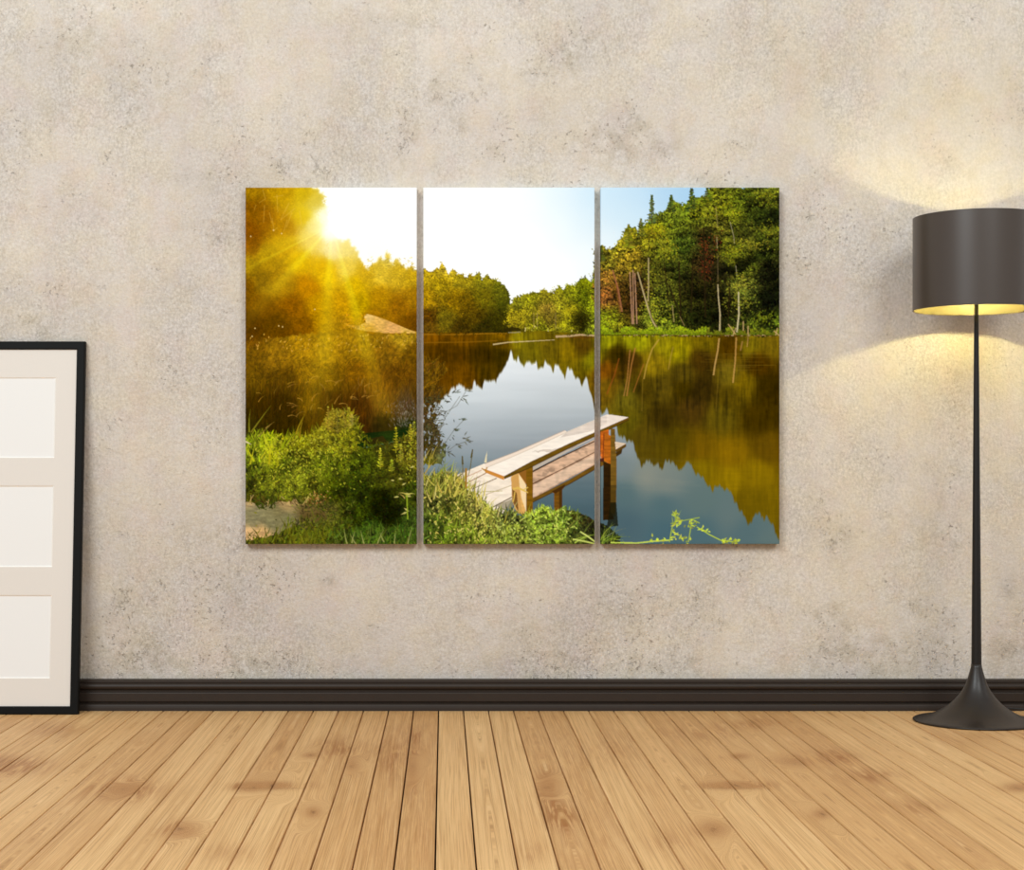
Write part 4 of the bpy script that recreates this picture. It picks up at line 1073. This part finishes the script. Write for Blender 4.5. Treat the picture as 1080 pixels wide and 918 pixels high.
# underlay seen down the gaps
V.append(np.array([(WX0, FY1, -.019), (WX0, FY0, -.019), (WX1, FY0, -.019), (WX1, FY1, -.019)])); nq = sum(len(q) for q in Q)
Q.append(np.array([[nv, nv + 1, nv + 2, nv + 3]]))
for nm in A:
    A[nm].append(np.zeros(4))
me = quads_mesh('floor', np.concatenate(V), np.concatenate(Q))
for nm in A:
    me.attributes.new(nm, 'FLOAT', 'POINT').data.foreach_set('value', np.concatenate(A[nm]).astype(np.float32))
mi = np.zeros(nq + 1, np.int32); mi[-1] = 1
me.polygons.foreach_set('material_index', mi)
fl = obj_me('floor', me, [floor_material(), simple('underlay', (20, 12, 6), .9, .1)])
tag(fl, kind='structure')

# ------------------------------------------------------------------ baseboard: moulded profile run along the wall
def zpx(y): return HC + (VY - y) * D0 / F
prof = [(WALL_Y - .0006, zpx(718)), (.014, zpx(718.0)), (.012, zpx(718.4)), (.0115, zpx(720.6)), (.013, zpx(721.2)), (.0095, zpx(721.9)), (.0065, zpx(722.8)), (.005, zpx(724.6)), (.0065, zpx(726.6)), (.0095, zpx(727.7)), (.0165, zpx(728.4)),
        (.0165, zpx(730.6)), (.0085, zpx(731.2)), (.0075, zpx(731.9)), (.0075, zpx(740.2)), (.0085, zpx(740.8)), (.0145, zpx(741.2)), (.0145, zpx(742.4)), (.006, zpx(743)), (.0025, zpx(743.8)), (.0015, zpx(745)), (.0005, zpx(747)), (0, .0), (WALL_Y - .0006, 0)]
bm = bmesh.new()
L = [bm.verts.new((WX0, y, max(z, 0))) for y, z in prof]
Rr = [bm.verts.new((WX1, y, max(z, 0))) for y, z in prof]
for i in range(len(prof)):
    j = (i + 1) % len(prof)
    bm.faces.new((L[i], L[j], Rr[j], Rr[i]))
bm.faces.new(L); bm.faces.new(Rr)
bmesh.ops.recalc_face_normals(bm, faces=bm.faces)
b = obj('baseboard_back', bm, simple('dark_stained_wood', (47, 37, 30), .48, .25, 0, .12, 30))
tag(b, kind='structure')

# ------------------------------------------------------------------ the three canvas panels
IMG = paint_print()
LINI = np.where(IMG <= .04045, IMG / 12.92, ((IMG + .055) / 1.055) ** 2.4).astype(np.float32)
PRINT_WHITE = .92
pm = print_material()
DEP = .030
DF = D0 + WALL_Y - DEP - .002        # distance of the printed faces
raw = simple('raw_canvas_edge', (214, 206, 194), .85, .1)
wood_raw = simple('stretcher_pine', (198, 166, 120), .7, .2, 0, .15, 25)

def sample(px, py):
    fx = np.clip((px - PX0) * SS - .5, 0, NW - 1.001); fy = np.clip((py - PY0) * SS - .5, 0, NH - 1.001)
    x0 = fx.astype(int); y0 = fy.astype(int); ax = (fx - x0)[..., None]; ay = (fy - y0)[..., None]
    return (LINI[y0, x0] * (1 - ax) + LINI[y0, x0 + 1] * ax) * (1 - ay) + (LINI[y0 + 1, x0] * (1 - ax) + LINI[y0 + 1, x0 + 1] * ax) * ay

# average neighbouring cells first so each printed dot is smooth
pad = np.pad(LINI, ((1, 1), (1, 1), (0, 0)), 'edge')
LINI = (pad[:-2, 1:-1] + pad[2:, 1:-1] + pad[1:-1, :-2] + pad[1:-1, 2:] + 2 * LINI) / 6

for (a, c, lab) in ((259.0, 439.5, 'left canvas panel of the triptych, sun bursting through golden trees above reeds and path'),
                    (446.5, 627.0, 'middle canvas panel of the triptych, pale sky over the lake and plank bench'),
                    (633.8, 822.0, 'right canvas panel of the triptych, green forest mirrored in dark lake water')):
    top, bot = 198.0, 574.0
    nx, ny = int((c - a) * 2.0), int((bot - top) * 2.0)
    ux = np.linspace(a, c, nx); uy = np.linspace(top, bot, ny)
    UX, UY = np.meshgrid(ux, uy)
    cp = at((a + c) / 2, (top + bot) / 2, DF)
    t = empty('canvas_panel', (cp.x, WALL_Y - .002, cp.z), lab, 'canvas print', 'triptych canvas panels on the wall')
    X = (UX - VX) * DF / F - cp.x; Z = HC + (VY - UY) * DF / F - cp.z
    P = np.stack([X, np.full_like(X, -DEP), Z], -1)
    # fold the canvas round the bars
    colr = sample(UX, UY)
    def ring(d):
        Pe = P.copy(); Pe[..., 1] = d; return Pe
    P2 = np.pad(P, ((1, 1), (1, 1), (0, 0)), 'edge')
    P2[0, :, 1] = 0; P2[-1, :, 1] = 0; P2[:, 0, 1] = 0; P2[:, -1, 1] = 0
    c2 = np.pad(colr, ((1, 1), (1, 1), (0, 0)), 'edge')
    me = grid_mesh('printed_canvas', P2[:, ::1])
    ca = me.attributes.new('print', 'FLOAT_COLOR', 'POINT')
    rgba = np.ones(c2.shape[:2] + (4,), np.float32); rgba[..., :3] = c2 * PRINT_WHITE
    ca.data.foreach_set('color', rgba.ravel())
    me.flip_normals()
    obj_me('printed_canvas', me, pm, t)
    bm = bmesh.new()
    hx, hz = (X.max() - X.min()) / 2 - .002, (Z.max() - Z.min()) / 2 - .002
    bw = .035
    add_box(bm, -hx, -hx + bw, -DEP + .003, 0, -hz, hz); add_box(bm, hx - bw, hx, -DEP + .003, 0, -hz, hz)
    add_box(bm, -hx + bw, hx - bw, -DEP + .003, 0, hz - bw, hz); add_box(bm, -hx + bw, hx - bw, -DEP + .003, 0, -hz, -hz + bw)
    obj('stretcher_frame', bm, wood_raw, t)

# ------------------------------------------------------------------ leaning picture frame
fb = floor_at(82.3, 754.2)
ft = at(88.3, 360.0, D0 + WALL_Y - .026)
Hf = math.hypot(ft.z, ft.y - fb.y)
lean = math.atan2(ft.y - fb.y, ft.z)
Wf = .66
FD = .022
fr = empty('picture_frame', (fb.x - Wf / 2, fb.y, 0), 'black picture frame with three white openings, leaning on wall at left edge', 'picture frame')
fr.rotation_euler = (-lean, 0, 0)
# local: x centred, z up the frame, y depth (front at 0, back at +FD)
black = simple('black_lacquer', (13, 12, 10), .55, .12, 0, .1, 40)
mat_m = simple('mat_board', (216, 207, 198), .9, .1, 0, .015, 200)
paper = simple('white_paper', (226, 222, 218), .9, .1, 0, .008, 200)
bevel_m = simple('mat_bevel', (236, 230, 222), .8, .1)
bw = .0262
bm = bmesh.new()
O = [(-Wf / 2, 0), (Wf / 2, 0), (Wf / 2, Hf), (-Wf / 2, Hf)]
# mitred moulding: profile (inset from outer edge, depth)
pf = [(.0, FD), (.0, .004), (.0012, .0012), (.004, .0), (bw - .003, .0), (bw - .0008, .001), (bw, .003), (bw, .012), (bw, FD)]
rings = []
for ins, dep in pf:
    rings.append([bm.verts.new((sx * (Wf / 2 - ins), dep, ins if sz == 0 else Hf - ins)) for sx, sz in ((-1, 0), (1, 0), (1, 1), (-1, 1))])
for i in range(len(rings)):
    A_, B_ = rings[i], rings[(i + 1) % len(rings)]
    for k in range(4):
        bm.faces.new((A_[k], A_[(k + 1) % 4], B_[(k + 1) % 4], B_[k]))
bmesh.ops.recalc_face_normals(bm, faces=bm.faces)
obj('border', bm, black, fr)
# mat with three bevelled windows
def fz(py):                       # height along the frame of photo row py
    return (754.2 - py) / (754.2 - 360.0) * Hf
ops = [(fz(484.5), fz(398.5)), (fz(600.0), fz(514.0)), (fz(716.5), fz(629.5))]
ow = Wf / 2 - (85.5 - 54.8) * .00297   # half-width of the openings
mx = Wf / 2 - bw; yM = .006
bm = bmesh.new()
def quad(x0, x1, z0, z1, y):
    bm.faces.new([bm.verts.new(v) for v in ((x0, y, z0), (x1, y, z0), (x1, y, z1), (x0, y, z1))])
zz = [bw] + [v for o in sorted(ops) for v in o] + [Hf - bw]
for i in range(0, len(zz), 2):
    quad(-mx, mx, zz[i], zz[i + 1], yM)
for z0, z1 in ops:
    quad(-mx, -ow, z0, z1, yM); quad(ow, mx, z0, z1, yM)
bw2, yP = .0034, .0092
for z0, z1 in ops:
    o4 = [(-ow, yM, z0), (ow, yM, z0), (ow, yM, z1), (-ow, yM, z1)]
    i4 = [(-ow + bw2, yP, z0 + bw2), (ow - bw2, yP, z0 + bw2), (ow - bw2, yP, z1 - bw2), (-ow + bw2, yP, z1 - bw2)]
    for k in range(4):
        f = bm.faces.new([bm.verts.new(v) for v in (o4[k], o4[(k + 1) % 4], i4[(k + 1) % 4], i4[k])])
        f.material_index = 1
bmesh.ops.remove_doubles(bm, verts=bm.verts, dist=1e-5)
bmesh.ops.recalc_face_normals(bm, faces=bm.faces)
obj('mat', bm, [mat_m, bevel_m], fr)
for z0, z1 in ops:
    bm = bmesh.new(); add_box(bm, -ow + .0005, ow - .0005, yP + .0002, yP + .0012, z0 + .0005, z1 - .0005)
    obj('white_sheet', bm, paper, fr)
bm = bmesh.new(); add_box(bm, -mx - .004, mx + .004, FD - .008, FD - .003, bw - .004, Hf - bw + .004)
obj('back_panel', bm, simple('hardboard', (110, 84, 58), .9, .1), fr)

# ------------------------------------------------------------------ floor lamp
LD = 5.255
lp = at(1029.8, 761.6, LD)
lamp = empty('floor_lamp', (lp.x, lp.y, 0), 'lit floor lamp with dark drum shade and trumpet base by right edge', 'lamp')
u = LD / F
bz = lambda y: HC + (VY - y) * u
charcoal = simple('charcoal_lacquer', (33, 24, 17), .4, .45, 0, .05, 30)
base_pts = [(0, .0005), (.186, .0005), (.189, .0025), (.189, .005), (.186, .0068), (.172, .0092), (.152, .0132), (.132, .0200), (.112, .0300), (.092, .0425), (.074, .0570), (.058, .0735), (.0445, .091), (.0335, .110), (.0262, .130), (.0205, .150), (.0165, .166), (.0152, .176), (0, .176)]
obj('base', lathe([(r_ * (.987 if r_ > .03 else 1), z_) for r_, z_ in base_pts], 128), charcoal, lamp, True)
zt = bz(327) + .06
pole_m = simple('dark_pole', (20, 15, 12), .32, .35, .0, .06, 20)
obj('pole', lathe([(0, .170), (.0148, .170), (.0153, .1765), (.0150, .180), (.0066, 1.25), (.0062, 1.288), (0, 1.288)], 40), pole_m, lamp, True)
RS = .1868; z0s, z1s = bz(327), bz(229.3)
shade_m = simple('shade_fabric', (65, 55, 48), .36, .5, 0, .03, 90)
gold = NT('gold_lining')
gold.b.inputs['Base Color'].default_value = (.15, .115, .045, 1); gold.b.inputs['Roughness'].default_value = .5; gold.b.inputs['Metallic'].default_value = .25
sh = obj('lamp_shade', lathe([(RS, z0s), (RS, z1s), (RS - .0018, z1s + .0004), (RS - .0018, z0s - .0004)], 160, closed=True), shade_m, lamp, True)
ob = obj('lining', lathe([(RS - .0021, z0s + .0006), (RS - .0021, z1s - .0006), (RS - .0030, z1s - .0006), (RS - .0030, z0s + .0006)], 160, closed=True), gold.m, sh, True)
for o_ in (sh, ob):
    md = o_.modifiers.new('edge', 'EDGE_SPLIT'); md.split_angle = math.radians(40)
# socket, three-armed shade carrier with added light-blocking disc, bulbs
obj('socket', lathe([(0, 1.286), (.011, 1.286), (.015, 1.291), (.015, 1.316), (.010, 1.320), (0, 1.320)], 32), simple('black_plastic', (20, 18, 16), .5, .4), lamp, True)
bm = bmesh.new()
for k in range(3):
    an = PI / 6 + k * 2 * PI / 3
    tube(bm, [(0, 0, 1.374), (.10 * math.cos(an), .10 * math.sin(an), 1.374), ((RS - .0032) * math.cos(an), (RS - .0032) * math.sin(an), 1.374)], .0020, 8)
    tube(bm, [(.010 * math.cos(an), .010 * math.sin(an), 1.310), (.016 * math.cos(an), .016 * math.sin(an), 1.374)], .0013, 6)
r_ = bmesh.ops.create_cone(bm, cap_ends=True, segments=40, radius1=.043, radius2=.043, depth=.0024)  # unseen disc added to keep each bulb's light on its own side
for v in r_['verts']:
    v.co.z += 1.3712
obj('shade_carrier_baffle', bm, simple('brass_wire', (120, 96, 50), .4, .5, .6), lamp, True)
for zb, wb in BULBS:
    bulb = NT('bulb_glow')
    bulb.b.inputs['Base Color'].default_value = (1, .9, .7, 1)
    bulb.b.inputs['Emission Color'].default_value = BULB_COL
    bulb.b.inputs['Emission Strength'].default_value = wb
    rb = BULB_R
    obj('bulb', lathe([(0, zb - rb * 1.5)] + [(rb * math.sin(a_), zb - rb * math.cos(a_) * 1.25) for a_ in np.linspace(.35, PI - .02, 16)] + [(0, zb + rb * 1.25)], 32), bulb.m, lamp, True)
# cord leaving the back of the base to the right
bm = bmesh.new()
pts = []
for t_ in np.linspace(0, 1, 40):
    p0, p1, p2, p3 = [Vector(v) for v in ((.098, .098, .021), (.150, .150, .034), (.19, .105, .0034), (.70, .13, .0034))]
    q = (1 - t_) ** 3 * p0 + 3 * t_ * (1 - t_) ** 2 * p1 + 3 * t_ ** 2 * (1 - t_) * p2 + t_ ** 3 * p3
    pts.append(q)
tube(bm, pts, .0032, 10)
obj('power_cord', bm, simple('black_cord', (22, 19, 17), .45, .4), lamp, True)

# ------------------------------------------------------------------ light
def area(name, loc, target, sx, sy, power, col):
    L_ = bpy.data.lights.new(name, 'AREA'); L_.shape = 'RECTANGLE'; L_.size = sx; L_.size_y = sy; L_.energy = power; L_.color = col
    o = bpy.data.objects.new(name, L_); COL.objects.link(o); o.location = loc
    o.rotation_euler = (Vector(target) - Vector(loc)).to_track_quat('-Z', 'Y').to_euler()
    return o
for args in LIGHTS:
    area(*args)
W = bpy.data.worlds.new('room_daylight'); S.world = W; W.use_nodes = True
bg = W.node_tree.nodes['Background']; bg.inputs[0].default_value = WORLD_COL; bg.inputs[1].default_value = WORLD_S

# ------------------------------------------------------------------ camera
cam = bpy.data.cameras.new('camera'); co = bpy.data.objects.new('camera', cam); COL.objects.link(co)
co.location = (0, -D0, HC); co.rotation_euler = (PI / 2, 0, 0)
cam.sensor_width = 36; cam.lens = 36 * F / 1080
cam.shift_x = (540 - VX) / 1080; cam.shift_y = -(459 - VY) / 1080
S.camera = co
vs_ = S.view_settings
vs_.view_transform = 'Standard'; vs_.look = 'None'; vs_.exposure = 0; vs_.gamma = 1; vs_.use_curve_mapping = False
